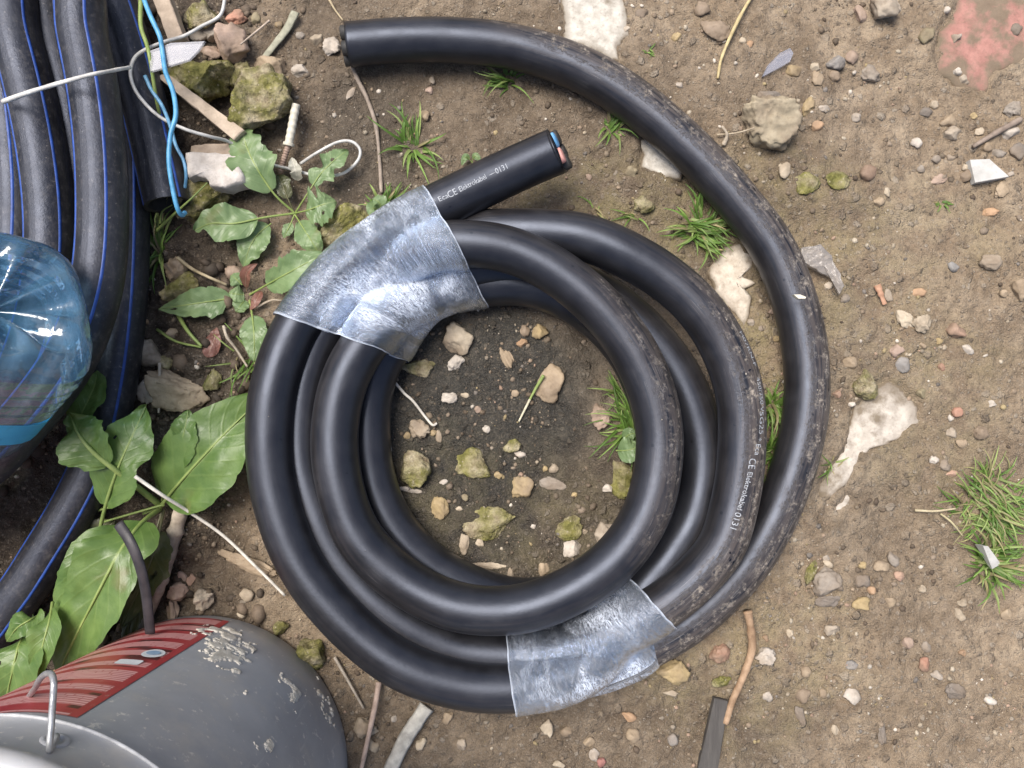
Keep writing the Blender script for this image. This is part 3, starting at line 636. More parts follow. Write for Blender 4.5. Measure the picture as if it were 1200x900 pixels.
# ------------------------------------------------------------------ blue-striped water pipes on the left
PR = .0165
pipes = empty('water_pipe_coil', P(-260, 260, 0), 'coil of black water pipe with thin blue stripes at the left edge', 'pipe')
def pipe_ring(pts, zoff, stripes, close_z=None, cut=False, seed=0):
    c0 = np.array([-255., 262.]); ps = [np.array(p, float) for p in pts]
    pol = lambda p: (math.atan2(-(p[1]-c0[1]), p[0]-c0[0]), np.hypot(*(p[:2]-c0)))
    a0, r0 = pol(ps[0]); a1, r1 = pol(ps[-1]); z0, z1 = ps[0][2], ps[-1][2]
    full = list(ps); n = 15
    span = (a0-a1)-2*PI       # go on clockwise-in-photo round the far side
    ext = []
    for k in range(1, n):
        f = k/n; a = a1+span*f*(1 if not cut else -1)
        ext.append(np.array([c0[0]+math.cos(a)*(r1+(r0-r1)*f), c0[1]-math.sin(a)*(r1+(r0-r1)*f), z1+(z0-z1)*f]))
    if cut:                                   # open length: first point is the sawn end, the rest trails round the far side
        ext = []; a_last, r_last = pol(ps[-1])
        for k in range(1, 13):
            a = a_last+k*.36; ext.append(np.array([c0[0]+math.cos(a)*(r_last+8*k*0), c0[1]-math.sin(a)*r_last, .018]))
    w = [P(*q) for q in full+ext]
    path, _ = catmull(w, 10, closed=not cut); path = smooth_path(path, 5, closed=not cut)
    V, F = tube(path, PR, 22, closed=not cut, caps=False)
    ar = np.r_[0, np.cumsum(np.linalg.norm(np.diff(path, axis=0), axis=1))]; an = np.linspace(0, 1, 22, endpoint=False)
    uv = np.stack(np.broadcast_arrays(ar[:, None], an[None]), -1).reshape(-1, 2)
    o = mesh('pipe_turn', V, F, M['pipe'], pipes, uv=uv)
    Tq, Zq, Yq = frames(path, not cut)
    for ph in stripes:
        dd = .072; nn = len(path); Vs = []
        for s in (-1, -.35, .35, 1):
            q = ph+s*dd; lift = .00035 if abs(s) < .9 else -.0002
            Vs.append(path+(PR+lift)*(math.cos(q)*Zq+math.sin(q)*Yq))
        Vs = np.stack(Vs, 1).reshape(-1, 3); Fs = []
        for i in range(nn if not cut else nn-1):
            i2 = (i+1) % nn
            for j in range(3): Fs.append((i*4+j, i*4+j+1, i2*4+j+1, i2*4+j))
        mesh('stripe', Vs, Fs, M['stripe'], o)
    if cut:                                   # wall thickness at the sawn end
        Vi, Fi = tube(np.array([path[0]+Tq[0]*.0005, path[0]+Tq[0]*.05]), PR-.003, 22, caps=False)
        n0 = V[:22]; Vr = np.concatenate([n0, Vi[:22]]); Fr = [(j, (j+1) % 22, 22+(j+1) % 22, 22+j) for j in range(22)]
        mesh('pipe_wall', np.concatenate([Vr, Vi]), Fr+[tuple(44+k for k in f) for f in Fi], M['core_dark'], o)
pipe_ring([(82,-30,.078),(96,40,.078),(108,100,.078),(117,170,.078),(120,240,.078),(118,300,.078),(110,348,.078),(95,394,.078),(76,430,.078),(52,464,.078),(22,500,.078),(-20,545,.078)], 0, [-.78, .62, 2.4])
pipe_ring([(2,-30,.066),(18,40,.066),(36,110,.066),(50,180,.066),(58,250,.066),(57,320,.066),(44,390,.066),(15,460,.066),(-30,520,.066)], 0, [-.70, .9, 2.6])
pipe_ring([(42,-30,.045),(60,40,.045),(76,100,.045),(88,160,.045),(96,230,.045),(96,300,.045),(84,370,.045),(55,440,.045),(10,505,.045)], 0, [-.5, .75, 2.8])
pipe_ring([(112,-30,.020),(136,60,.019),(146,150,.018),(148,250,.018),(146,330,.018),(140,400,.018),(129,470,.018),(112,540,.018),(88,592,.018),(56,645,.018),(18,702,.018),(-40,760,.018)], 0, [.80, -.9, 2.4])
pipe_ring([(196,240,.026),(182,178,.026),(167,115,.028),(152,60,.030),(132,0,.032),(105,-60,.030),(66,-118,.026)], 0, [.95, -1.0], cut=True)
pipe_ring([(-10,-30,.030),(2,60,.030),(14,150,.030),(20,230,.030),(16,320,.030),(0,400,.030),(-30,470,.030)], 0, [.4, 2.5])

# ------------------------------------------------------------------ blue drinking-water bottles
def bottle(name, base_px, n, roll, Rb, Lb, label, mt, with_label, scl=1):
    n = np.array(n, float); n /= np.linalg.norm(n); ax = -n
    a = np.cross(ax, [0, 0, 1.]); a /= np.linalg.norm(a); b = np.cross(ax, a)
    base = P(*base_px); root = empty(name, (base[0], base[1], 0), label, 'bottle')
    seg = 80; th = np.linspace(0, 2*PI, seg, endpoint=False)+roll
    def sect(q):   # softened square section
        return (np.abs(np.cos(q-roll))**4.2+np.abs(np.sin(q-roll))**4.2)**(-1/4.2)*.93
    rows = []
    for s in np.linspace(.02, 1, 22):          # base with petal ribs
        x = s; dome = .020*(1-min(1, x/.80)**2) if x < .80 else 0
        pet = (0.5+.5*np.cos(8*th))*.0125*math.sin(PI*min(1, x/.86))**1.0 if x < .86 else 0*th
        edge = .014*(1-math.sqrt(max(0, 1-max(0, (x-.72)/.28)**2)))
        rows.append((x*Rb*(1+(sect(th)-1)*x**2), dome-pet*.9+edge+.000))
    for z in np.linspace(.016, Lb*.70, 66):
        rib = .0030*abs(math.sin(z*2*PI/.022))-.0015 if .022 < z < .066 or .115 < z < Lb*.66 else 0
        rows.append((Rb*sect(th)+rib, z+0*th))
    for f in np.linspace(0.05, 1, 16):
        k = 1-f*f*(3-2*f)
        rows.append((.019+(Rb*sect(th)-.019)*k, Lb*(.70+.22*f)+0*th))
    for z in (Lb*.94, Lb): rows.append((.019+0*th, z+0*th))
    V = np.concatenate([base+ax*np.asarray(z)[..., None]+(r*np.cos(th))[:, None]*a+(r*np.sin(th))[:, None]*b for r, z in [(r, z*np.ones(seg)) for r, z in rows]]); F = []
    for i in range(len(rows)-1):
        for j in range(seg): F.append((i*seg+j, i*seg+(j+1) % seg, (i+1)*seg+(j+1) % seg, (i+1)*seg+j))
    F.append(tuple(range(seg-1, -1, -1)))
    nb = 21*seg; mesh('bottle_body', V, [f for f in F if max(f) >= nb+seg], M[mt], root); mesh('bottle_base', V[:nb+seg], [f for f in F if max(f) < nb+seg], M[mt+'_base'], root)
    cap = []; 
    for z, r in ((Lb*.955, .0215), (Lb*1.02, .0215), (Lb*1.023, .020), (Lb*1.023, .001)): cap.append(base+ax*z+r*(np.cos(th)[:, None]*a+np.sin(th)[:, None]*b))
    Fcap = [(i*seg+j, i*seg+(j+1) % seg, (i+1)*seg+(j+1) % seg, (i+1)*seg+j) for i in range(3) for j in range(seg)]
    mesh('cap', np.concatenate(cap), Fcap, M['bottle_label'], root)
    if with_label:
        Vl = []; zz = np.linspace(with_label[0], with_label[1], 10); th2 = np.linspace(with_label[2], with_label[3], 60)
        for z in zz:
            r = Rb*(np.abs(np.cos(th2-roll))**4.2+np.abs(np.sin(th2-roll))**4.2)**(-1/4.2)*.93+.0012
            sk = .010*np.sin(th2*1.3); Vl.append(base+ax*(z+sk)[:, None]+(r*np.cos(th2))[:, None]*a+(r*np.sin(th2))[:, None]*b)
        Fl = [(i*60+j, i*60+j+1, (i+1)*60+j+1, (i+1)*60+j) for i in range(9) for j in range(59)]
        mesh('label_sleeve', np.concatenate(Vl), Fl, M['bottle_label'], root)
bottle('water_bottle', (2, 342, .160), (.70, .46, .52), .35, .055, .27, 'clear blue ribbed water bottle lying base up on the pipes at the left edge', 'bottle', (.070, .096, 0, 2*PI))
bottle('water_bottle', (6, 172, .026), (.9, .1, .12), .1, .034, .20, 'dark teal bottle half hidden under the pipes at the upper left edge', 'bottle_dark', None)

# ------------------------------------------------------------------ grey pail
BH, RB, RT = .275, .1105, .1145
bc = P(235, 896, 0); pail = empty('bucket', (bc[0], bc[1], 0), 'grey plastic bucket with a red printed label at the lower left corner', 'bucket')
def pr(z): return RB+(RT-RB)*z/.22
def lathe(prof, seg=96, a0=0, a1=2*PI, close=True):
    th = np.linspace(a0, a1, seg, endpoint=not close); V = np.concatenate([np.c_[bc[0]+r*np.cos(th), bc[1]+r*np.sin(th), np.full(seg, z)] for r, z in prof]); F = []
    for i in range(len(prof)-1):
        for j in range(seg if close else seg-1): F.append((i*seg+j, i*seg+(j+1) % seg, (i+1)*seg+(j+1) % seg, (i+1)*seg+j))
    return V, F
zs = list(np.linspace(.004, .227, 12)); prof = [(RB-.004, .0), (RB-.001, .0015)]+[(pr(z), z) for z in zs]
prof += [(RT, .2285), (RT+.0042, .2292), (RT+.0050, .2305), (RT+.0045, .2320), (RT+.0038, .234), (RT+.0045, .262), (RT+.0075, .266), (RT+.008, .270), (RT+.006, BH), (RT+.002, BH), (RT, .270), (RT-.001, .20), (RB-.004, .006)]
V, F = lathe(prof); n0 = len(V); V = np.concatenate([V, [[bc[0], bc[1], .006], [bc[0], bc[1], .0]]]); last = (len(prof)-1)*96
F += [(last+j, last+(j+1) % 96, n0) for j in range(96)]+[((j+1) % 96, j, n0+1) for j in range(96)]
mesh('pail_body', V, F, M['bucket'], pail)
tb = np.linspace(0, 2*PI, 140, endpoint=False); V, F = tube(np.c_[bc[0]+(RT+.0050)*np.cos(tb), bc[1]+(RT+.0050)*np.sin(tb), np.full(140, .2312)], .0009, 8, closed=True); mesh('rim_bead', V, F, M['worn_edge'], pail)
A0, A1 = math.radians(77.5), math.radians(215); zl = np.linspace(.0135, .214, 14)
V, F = lathe([(pr(z)+.0004, z) for z in zl], 90, A0, A1, False)
th = np.linspace(A0, A1, 90); uv = np.concatenate([np.c_[(th-A0)*.112, np.full(90, z)] for z in zl]); lab = mesh('label_sticker', V, F, M['label'], pail, uv=uv)
def on_pail(name, ang0, z0, w, h, mat, oval, lift, parent):
    seg = 28; t = np.linspace(0, 2*PI, seg, endpoint=False); V = []
    for k in (1, 0):
        cx = np.sign(np.cos(t))*np.abs(np.cos(t))**(1 if oval else .25)*w/2*k; cy = np.sign(np.sin(t))*np.abs(np.sin(t))**(1 if oval else .25)*h/2*k
        q = ang0+cx/.112; V.append(np.c_[bc[0]+(pr(z0)+lift)*np.cos(q), bc[1]+(pr(z0)+lift)*np.sin(q), z0+cy])
    F = [(j, (j+1) % seg, seg+(j+1) % seg, seg+j) for j in range(seg)]; return mesh(name, np.concatenate(V), F, M[mat], parent)
on_pail('oval_mark', A0+.105, .110, .013, .016, 'white', True, .0010, lab); on_pail('oval_centre', A0+.105, .110, .008, .008, 'oval_in', True, .0014, lab)
on_pail('plate_mark', A0+.150, .130, .014, .009, 'white', False, .0010, lab)
# dried mortar splashes
def splash(a_c, z_c, da, dz, seed, thr):
    n, m = 90, 90; A = np.linspace(a_c-da, a_c+da, n); Z_ = np.linspace(z_c-dz, z_c+dz, m); AA, ZZ = np.meshgrid(A, Z_)
    q = np.stack([AA*.112*130, ZZ*130, np.full_like(AA, seed)], -1); nz = fbm(q, 81+seed, 5, .62)
    fall = ((AA-a_c)/da)**2+((ZZ-z_c)/dz)**2+.5*((AA-a_c)/da)*((ZZ-z_c)/dz); val = nz*1.0-fall*1.1-thr
    lift = np.clip(val, 0, .5)*.0016; r = pr(ZZ)+np.where(val > 0, .0003+lift, -.0004)
    V = np.stack([bc[0]+r*np.cos(AA), bc[1]+r*np.sin(AA), ZZ], -1).reshape(-1, 3); id_ = np.arange(n*m).reshape(m, n); F = []
    for i in range(m-1):
        for j in range(n-1):
            if max(val[i, j], val[i+1, j], val[i, j+1], val[i+1, j+1]) > 0: F.append((id_[i, j], id_[i, j+1], id_[i+1, j+1], id_[i+1, j]))
    used = sorted({k for f in F for k in f}); mp = {k: i for i, k in enumerate(used)}
    if F: mesh('mortar_splash', V[used], [tuple(mp[k] for k in f) for f in F], M['mortar'], pail)
splash(A0-.10, .050, .20, .026, 1, -.45); splash(A0-.20, .078, .16, .022, 2, -.30); splash(A0-.62, .060, .16, .02, 3, .05); splash(A0-.85, .02, .2, .015, 4, 0.0); splash(A0-.45, .12, .12, .015, 6, .15); splash(A0-.7, .135, .12, .012, 8, .1)
# bail wire hooked in the collar, folded down along the pail side
ae = math.atan2(P(57, 892, .246)[1]-bc[1], P(57, 892, .246)[0]-bc[0])
e = lambda r, a, z: np.array([bc[0]+r*math.cos(a), bc[1]+r*math.sin(a), z])
hook = [e(RT-.006, ae, .246), e(RT+.006, ae, .246), P(58, 880, .256), P(60, 850, .256), P(62, 820, .251), P(63, 800, .250), P(60, 790, .246), P(53, 790, .238), P(46, 797, .226), P(40, 808, .205), P(28, 822, .17), P(2, 842, .13), P(-40, 880, .12)]
hp, _ = catmull(hook, 10); V, F = tube(hp, .0014, 12); mesh('handle_wire', V, F, M['steel'], pail)
th = np.linspace(0, 2*PI, 24, endpoint=False); rad_ = np.array([math.cos(ae), math.sin(ae), 0]); tan_ = np.array([-math.sin(ae), math.cos(ae), 0]); c = e(RT+.004, ae, .246)
V = np.concatenate([c+rad_*d+r*(np.cos(th)[:, None]*tan_+np.sin(th)[:, None]*np.array([0, 0, 1.])) for r, d in ((.0062, -.002), (.0062, .0004), (.0055, .0010), (.0034, .0010), (.0030, -.003))])
mesh('handle_ear', V, [(i*24+j, i*24+(j+1) % 24, (i+1)*24+(j+1) % 24, (i+1)*24+j) for i in range(4) for j in range(24)], M['bucket'], pail)

# ------------------------------------------------------------------ stones
CO = dict(lichen=(.36,.31,.20), cream=(.62,.53,.39), white=(.72,.67,.60), tan=(.42,.31,.19), pink=(.55,.38,.31), brown=(.22,.15,.095), grey=(.30,.28,.255), slate=(.085,.083,.09), blue=(.22,.25,.28),
 orange=(.58,.31,.14), brick=(.50,.17,.10), olive=(.23,.20,.09), ochre=(.50,.36,.13), redbrown=(.17,.075,.04), salmon=(.60,.34,.24), beige=(.50,.43,.34), rasp=(.40,.06,.08))
def rock(px, py, w, h, rot=0, tall=.6, col='tan', seed=0, ang=5, sub=None, sink=.42, rough=.16, mat='rock', name='stone'):
    sub = sub or (5 if max(w, h) > 50 else 4 if max(w, h) > 20 else 3)
    V, F = ico(sub); V = V.copy(); rs = np.random.default_rng(seed*7+int(px*3+py))
    for k in range(ang):
        n = rs.normal(size=3); n /= np.linalg.norm(n); d = rs.uniform(.50, .85); s = V@n-d; V -= np.where(s > 0, s, 0)[:, None]*n
    V *= (1+rough*(1.0 if max(w, h) > 30 else 1.5 if ang > 4 else 1)*fbm(V*1.7+rs.uniform(0, 50), 91, 3)+(.075 if max(w, h) > 30 else .09 if ang > 4 else .05)*fbm(V*5+rs.uniform(0, 50), 93, 4, .6))[:, None]
    lo, hi = V.min(0), V.max(0); V = (V-(lo+hi)/2)/((hi-lo)/2)
    wm, hm = PX(w)/2, PX(h)/2; tm = tall*min(wm, hm); V = V*np.array([wm, hm, tm]); a = math.radians(rot); c, s = math.cos(a), math.sin(a)
    V = V@np.array([[c, s, 0], [-s, c, 0], [0, 0, 1]]); V *= 1.10; tm *= 1.10; sink = .46 if max(w, h) < 18 else .38; p = PG(px, py); V = V+np.array([p[0], p[1], p[2]+tm*(1-2*sink)])
    return mesh(name, V, F, M[mat], color=CO[col])
STONES = [ # px, py, w, h, rot, tallness, colour, angularity, material, label
 (236,98,74,52,-8,1.2,'olive',9,'moss','angular moss-covered rock beside the clear plastic shard'),
 (308,126,78,70,15,1.2,'olive',6,'moss','largest rounded green mossy rock, above the white plug'),
 (276,58,46,40,-35,1.2,'pink',9,'rock','pinkish tan rock behind the two mossy rocks'),
 (284,91,26,34,10,1.0,'olive',6,'moss','small dark mossy rock wedged between two big mossy rocks'),
 (318,79,40,22,-8,1.0,'tan',6,'rock','flat tan stone on top of the rounded mossy rock'),
 (236,22,44,34,5,1.0,'olive',6,'moss','dull green stone near the top edge by the wooden lath'),
 (152,44,36,46,10,1.0,'brown',7,'rock','brown stone beside the cut pipe at the top'),
 (157,14,30,26,20,.7,'pink',4,'rock','pinkish flat stone at the top edge by the blue wire'),
 (252,40,22,20,0,.9,'grey',3,'rock','round grey pebble left of the pinkish tan rock'), (234,42,24,16,12,.8,'grey',4,'rock','flattish grey pebble under the white wire'),
 (276,24,26,18,30,.8,'brick',5,'rock','reddish brown lump near the top edge above the pinkish rock'), (245,62,30,20,0,.8,'pink',5,'rock','low pink stone between the clear shard and the pinkish rock'),
 (352,84,22,16,-8,.9,'white',2,'rock','smooth white oval pebble right of the mossy rocks'), (371,47,15,15,0,.9,'cream',4,'rock','cream pebble near the cable tip'), (389,56,20,22,30,.7,'white',6,'rock','chipped white flake left of the loose cable tip'),
 (352,42,11,9,0,.8,'grey',3,'rock','small grey pebble above the white oval one'), (327,30,9,10,0,.8,'ochre',3,'rock','tiny ochre pebble beside the dry flat stalk'), (300,22,12,14,0,.8,'olive',4,'rock','olive pebble near the top edge left of the flat stalk'),
 (238,236,66,52,10,.8,'olive',5,'moss','dark mossy rock under the white painted chunk'), (404,268,60,40,40,.8,'brown',5,'moss','brown damp rock touching the upper film'),
 (208,318,26,30,0,1.0,'tan',5,'rock','tan stone next to the grass under the cut pipe'), (213,338,46,36,12,.9,'olive',6,'moss','mossy stone above the long hole-bitten leaf'), (274,320,20,17,-20,.9,'pink',3,'rock','pinkish pebble under the small rosette leaf'),
 (202,391,18,13,15,.9,'cream',3,'rock','cream pebble below the hole-bitten leaf'), (176,414,32,30,0,1.0,'beige',8,'rock','pale beige angular stone beside the pipe'), (192,426,26,18,-15,.9,'ochre',6,'moss','yellowish stone touching the pale beige one'),
 (178,458,22,30,-15,.9,'white',7,'rock','white stone under the thin upright stalk'), (215,456,66,50,0,.8,'tan',9,'rock','large rough tan rock above the big dock leaf'), (168,376,14,11,-30,.8,'orange',4,'rock','orange-brown pebble near the pipe'),
 (250,445,20,24,0,.8,'olive',4,'moss','small mossy lump right of the rough tan rock'), (300,378,16,12,0,.8,'pink',4,'rock','small pinkish pebble by the red-tinged leaf'),
 (209,692,26,22,15,.9,'pink',8,'rock','pink angular chip above the bucket'), (239,701,24,24,30,.9,'beige',7,'rock','beige chip right of the pink one above the bucket'), (213,676,15,14,0,.8,'pink',6,'rock','small pink chip beside the thick dry stem'), (225,679,10,13,0,.8,'salmon',6,'rock','salmon chip touching the small pink chip'),
 (203,718,14,30,6,.7,'pink',6,'rock','narrow pinkish shard standing at the bucket rim'), (290,697,16,15,0,.8,'cream',4,'rock','cream pebble between the bucket and the coil'), (283,720,10,9,0,.8,'cream',4,'rock','tiny cream pebble below the cream pebble near the bucket'),
 (290,660,70,16,-22,.7,'tan',4,'rock','long tan stone crossed by the white straw near the coil'), (366,766,30,36,20,1.0,'olive',7,'moss','small mossy rock between the bucket and the coil'), (330,735,18,16,0,.9,'olive',5,'moss','mossy crumb near the coil above the bucket'),
 (428,850,28,26,10,.9,'cream',9,'rock','crumbly cream stone behind the two thin stalks under the coil'), (438,874,12,14,0,.8,'cream',6,'rock','cream chip just below the crumbly cream stone'), (493,871,14,13,0,.8,'cream',5,'rock','cream pebble right of the grey flat stalk'), (541,872,14,13,40,.8,'beige',6,'rock','beige pebble below the coil, second right of the flat stalk'),
 (462,842,7,7,0,.8,'white',4,'rock','tiny white pebble beside the flat grey stalk'), (525,842,12,14,0,.7,'tan',5,'rock','tan pebble just under the lowest cable'),
 # inside the coil
 (537,397,34,38,25,.5,'cream',8,'rock','heart-shaped cream stone inside the coil'), (534,425,21,17,5,.6,'white',5,'rock','white pebble just below the heart-shaped stone'), (491,430,38,22,-15,.5,'brown',5,'moss','flat brown stone inside the coil at its upper left'),
 (527,466,18,13,0,.6,'white',6,'rock','small white lumpy pebble left of the coil middle'), (545,463,10,6,-20,.5,'cream',4,'rock','thin cream chip beside the lumpy white pebble'), (492,503,24,22,0,.7,'cream',6,'rock','squarish cream pebble at the foot of the bent white straw'),
 (508,507,8,8,0,.7,'ochre',3,'rock','tiny ochre pebble right of the squarish cream one'), (514,511,7,15,8,.6,'cream',4,'rock','slim cream chip right of the squarish cream pebble'), (477,510,8,8,0,.7,'ochre',3,'rock','tiny ochre pebble left of the squarish cream one'),
 (594,420,13,28,32,.6,'tan',6,'rock','slender tan stone in the upper half of the coil'), (612,402,13,10,8,.8,'orange',4,'rock','orange-tan pebble at the top inside the coil'), (633,389,18,17,0,.8,'ochre',8,'rock','knobbly ochre pebble at the top right inside the coil'), (615,388,12,14,0,.6,'brown',4,'rock','dull brown pebble left of the knobbly ochre one'),
 (644,451,36,42,20,.45,'tan',8,'rock','rough tan stone behind the green blade in the coil'), (486,549,36,42,20,.6,'olive',9,'moss','crumbly yellow-green stone at the left inside the coil'), (497,547,15,11,-10,.9,'cream',5,'rock','cream pebble sitting on the crumbly yellow-green stone'),
 (553,542,44,34,0,.5,'olive',8,'moss','ring-shaped mossy stone in the middle of the coil'), (516,595,20,25,0,.7,'ochre',3,'rock','ochre oval pebble at the lower left inside the coil'), (457,551,10,15,15,.7,'pink',3,'rock','pink pebble touching the innermost cable at the left'),
 (573,613,58,36,5,.35,'olive',4,'moss','broad olive stone sunk in the lower middle of the coil'), (544,638,11,23,-8,.7,'cream',4,'rock','teardrop cream chip below the broad olive stone'), (563,636,10,9,-30,.7,'cream',5,'rock','small cream chip right of the teardrop chip'),
 (600,523,20,14,20,.5,'ochre',7,'moss','crumbly yellowish lump in the middle of the coil'), (609,532,14,9,-20,.6,'white',5,'rock','white chip on the crumbly yellowish lump'), (612,570,26,24,15,.6,'ochre',8,'rock','yellowish angular stone right of the broad olive one'), (584,557,10,9,0,.7,'ochre',3,'rock','ochre pebble between the ring-shaped and yellowish stones'),
 (649,549,11,10,0,.8,'cream',3,'rock','round cream pebble right of the coil middle'), (639,549,6,7,0,.8,'ochre',3,'rock','tiny ochre pebble touching the round cream one'), (648,567,30,14,-12,.4,'grey',4,'rock','pale grey stone below the round cream pebble'), (673,580,7,6,10,.8,'ochre',3,'rock','tiny yellow chip right of the pale grey stone'),
 (669,643,20,23,-35,.7,'white',3,'rock','smooth whitish pebble at the lower right inside the coil'), (666,620,32,26,20,.4,'olive',5,'moss','olive stone just above the smooth whitish pebble'), (716,630,34,40,15,.5,'beige',8,'rock','beige angular stone half under the cable inside the coil'), (712,573,11,10,-30,.8,'white',3,'rock','white pebble below the grass inside the coil'),
 (705,488,24,30,5,.6,'pink',7,'rock','pinkish white stone left of the grass inside the coil'), (728,562,26,44,8,.6,'olive',7,'moss','mossy stone under the grass inside the coil'), (573,663,40,8,-3,.6,'cream',4,'rock','long cream sliver near the bottom inside the coil'), (598,678,7,28,-3,.5,'cream',4,'rock','upright cream sliver at the bottom inside the coil'),
 (636,668,14,17,-25,.7,'tan',5,'rock','tan pebble near the bottom inside the coil'), (481,574,25,6,-8,.6,'white',4,'rock','white stick-like chip at the left inside the coil'), (570,503,9,9,0,.7,'white',4,'rock','tiny white pebble at the coil middle'), (560,480,8,8,0,.6,'pink',3,'rock','faint pinkish pebble above the tiny white one'),
 (604,461,9,8,0,.5,'tan',3,'rock','faint tan pebble left of the rough tan stone'), (545,583,8,8,0,.6,'olive',3,'rock','small olive pebble below the ring-shaped stone'), (538,596,8,5,-5,.6,'cream',4,'rock','tiny cream chip left of the broad olive stone'), (520,565,10,6,15,.6,'white',4,'rock','tiny white chip under the ring-shaped stone'),
 (625,617,6,5,0,.7,'white',3,'rock','tiny white chip above the olive and whitish pebbles'), (685,623,7,6,0,.7,'cream',3,'rock','tiny cream chip beside the olive stone, lower right in the coil'),
 # top and right
 (896,147,64,58,-25,1.1,'lichen',9,'rock','large greenish tan rock just outside the loose cable'), (901,113,27,11,-8,.9,'slate',4,'rock','dark slate pebble touching the top of the large greenish rock'), (1034,10,36,34,-15,1.0,'beige',9,'rock','pale tan rock at the top edge left of the red brick'),
 (1009,17,15,20,8,.8,'pink',3,'rock','pink pebble left of the pale tan rock at the top'), (1085,43,17,18,0,.9,'olive',4,'rock','olive pebble beside the red brick'), (1120,45,13,15,-38,1.1,'white',10,'rock','white squarish chip lying on the red brick'), (1109,12,8,8,0,.9,'white',4,'rock','small white chip at the left edge of the red brick'),
 (1120,85,11,10,0,1.2,'white',5,'rock','whitish pebble at the lower end of the red brick'), (1128,95,11,13,20,1.2,'beige',5,'rock','beige pebble below the whitish one on the red brick'), (1190,35,13,15,0,.7,'slate',3,'rock','round dark pebble on the red brick at the right'),
 (947,126,13,24,-20,.7,'ochre',6,'rock','ochre curved flake right of the large greenish rock'), (965,128,15,9,12,.7,'white',6,'rock','white flake right of the ochre flake'), (1003,138,11,11,0,.8,'white',3,'rock','round white pebble right of the white flake'), (958,148,14,12,0,.8,'orange',3,'rock','orange pebble below the ochre flake'),
 (919,200,13,19,-18,.6,'cream',1,'rock','smooth pale yellow oval pebble below the large greenish rock'), (978,75,21,17,15,.9,'blue',4,'rock','blue-grey pebble near the pale leaf-shaped shard'), (998,69,15,16,0,.9,'pink',4,'rock','pinkish pebble right of the blue-grey one'), (955,79,11,10,0,.8,'cream',4,'rock','cream pebble left of the blue-grey one'),
 (957,92,13,18,0,.7,'tan',5,'rock','tan pebble below the cream one, left of the blue-grey stone'), (977,90,13,12,0,.7,'brown',4,'rock','brown pebble just below the blue-grey one'), (1020,88,24,20,-20,.9,'grey',6,'rock','grey angular pebble lower right of the blue-grey one'), (930,83,17,14,-20,.7,'ochre',6,'rock','yellowish chip below the leaf-shaped shard'),
 (879,52,8,9,0,.8,'orange',3,'rock','small orange pebble left of the leaf-shaped shard'), (822,12,18,17,0,.8,'brown',4,'rock','brown clod near the top edge left of the straw'), (752,17,15,13,0,.8,'slate',4,'rock','dark pebble right of the concrete lump at the top'), (840,38,34,28,10,.5,'brown',5,'rock','low brown stone crossed by the dry straw'),
 (1084,132,14,11,0,.9,'slate',3,'rock','dark round pebble below the red brick'), (1111,142,19,16,-15,.7,'tan',6,'rock','tan pebble below the brick, largest of that scatter'), (1116,157,20,17,20,.7,'beige',6,'rock','pale beige pebble below that tan one'), (1073,168,13,13,0,.8,'white',3,'rock','white rounded pebble left of the white tile shard'),
 (1094,123,9,10,0,.8,'cream',4,'rock','cream pebble just under the red brick'), (1140,136,8,8,0,.8,'ochre',3,'rock','small ochre pebble under the brick at the right'), (1147,155,11,9,30,.8,'cream',3,'rock','cream oval pebble above the white tile shard'), (1183,155,20,15,22,.9,'white',4,'rock','whitish stone at the right edge above the tile shard'),
 (1156,173,12,11,-10,.8,'tan',4,'rock','tan pebble directly above the tile shard'), (1170,180,17,10,-10,.8,'grey',3,'rock','light grey oval pebble above right of the tile shard'), (1191,179,18,20,0,.6,'slate',4,'rock','dark stone at the right edge above the tile shard'), (1186,130,22,18,30,.7,'grey',5,'rock','grey stone at the right edge below the brick'),
 (1016,203,17,19,-25,.9,'redbrown',3,'rock','dark reddish brown round pebble'), (1030,237,12,12,0,.9,'tan',3,'rock','round tan pebble below the reddish brown one'), (1039,225,8,13,15,.6,'cream',5,'rock','cream chip right of the reddish brown pebble'), (1096,187,11,10,0,.8,'grey',3,'rock','grey pebble second left of the tile shard'),
 (1114,185,9,9,0,.8,'beige',3,'rock','pale pebble left of the tile shard top'), (1131,207,13,14,0,.8,'brown',3,'rock','brown pebble touching the tile shard left side'), (1132,196,11,9,0,.9,'cream',3,'rock','cream pebble on the brown one beside the tile shard'), (1100,211,22,12,22,.6,'pink',7,'rock','pinkish flat chip left below the tile shard'),
 (1184,204,8,6,0,.8,'white',3,'rock','tiny white pebble at the tip of the tile shard'), (1174,222,16,22,-15,.5,'tan',5,'rock','low tan stone below the tile shard'), (1160,249,19,10,4,.8,'orange',6,'rock','orange chip below the tile shard'), (1079,198,9,9,0,.7,'grey',3,'rock','small grey pebble left of the pinkish flat chip'),
 (1159,308,24,18,-5,.9,'beige',4,'rock','smooth pale stone at the right, upper middle'), (1117,313,13,12,0,.7,'blue',3,'rock','bluish grey pebble left of the smooth pale stone'), (1194,340,18,26,5,.9,'tan',4,'rock','tan stone cut by the right edge'), (1176,344,9,9,0,.8,'tan',3,'rock','small tan pebble left of the edge stone'),
 (1076,343,15,10,-5,.8,'orange',3,'rock','orange oval pebble in the right middle'), (1040,346,9,15,8,.6,'beige',4,'rock','pale chip beside the orange wood splinter'), (1060,374,17,26,25,.6,'cream',7,'rock','pale yellow pointed chip in the right middle'), (1078,379,21,22,-20,.6,'cream',7,'rock','pale yellow angular chip right of the pointed one'),
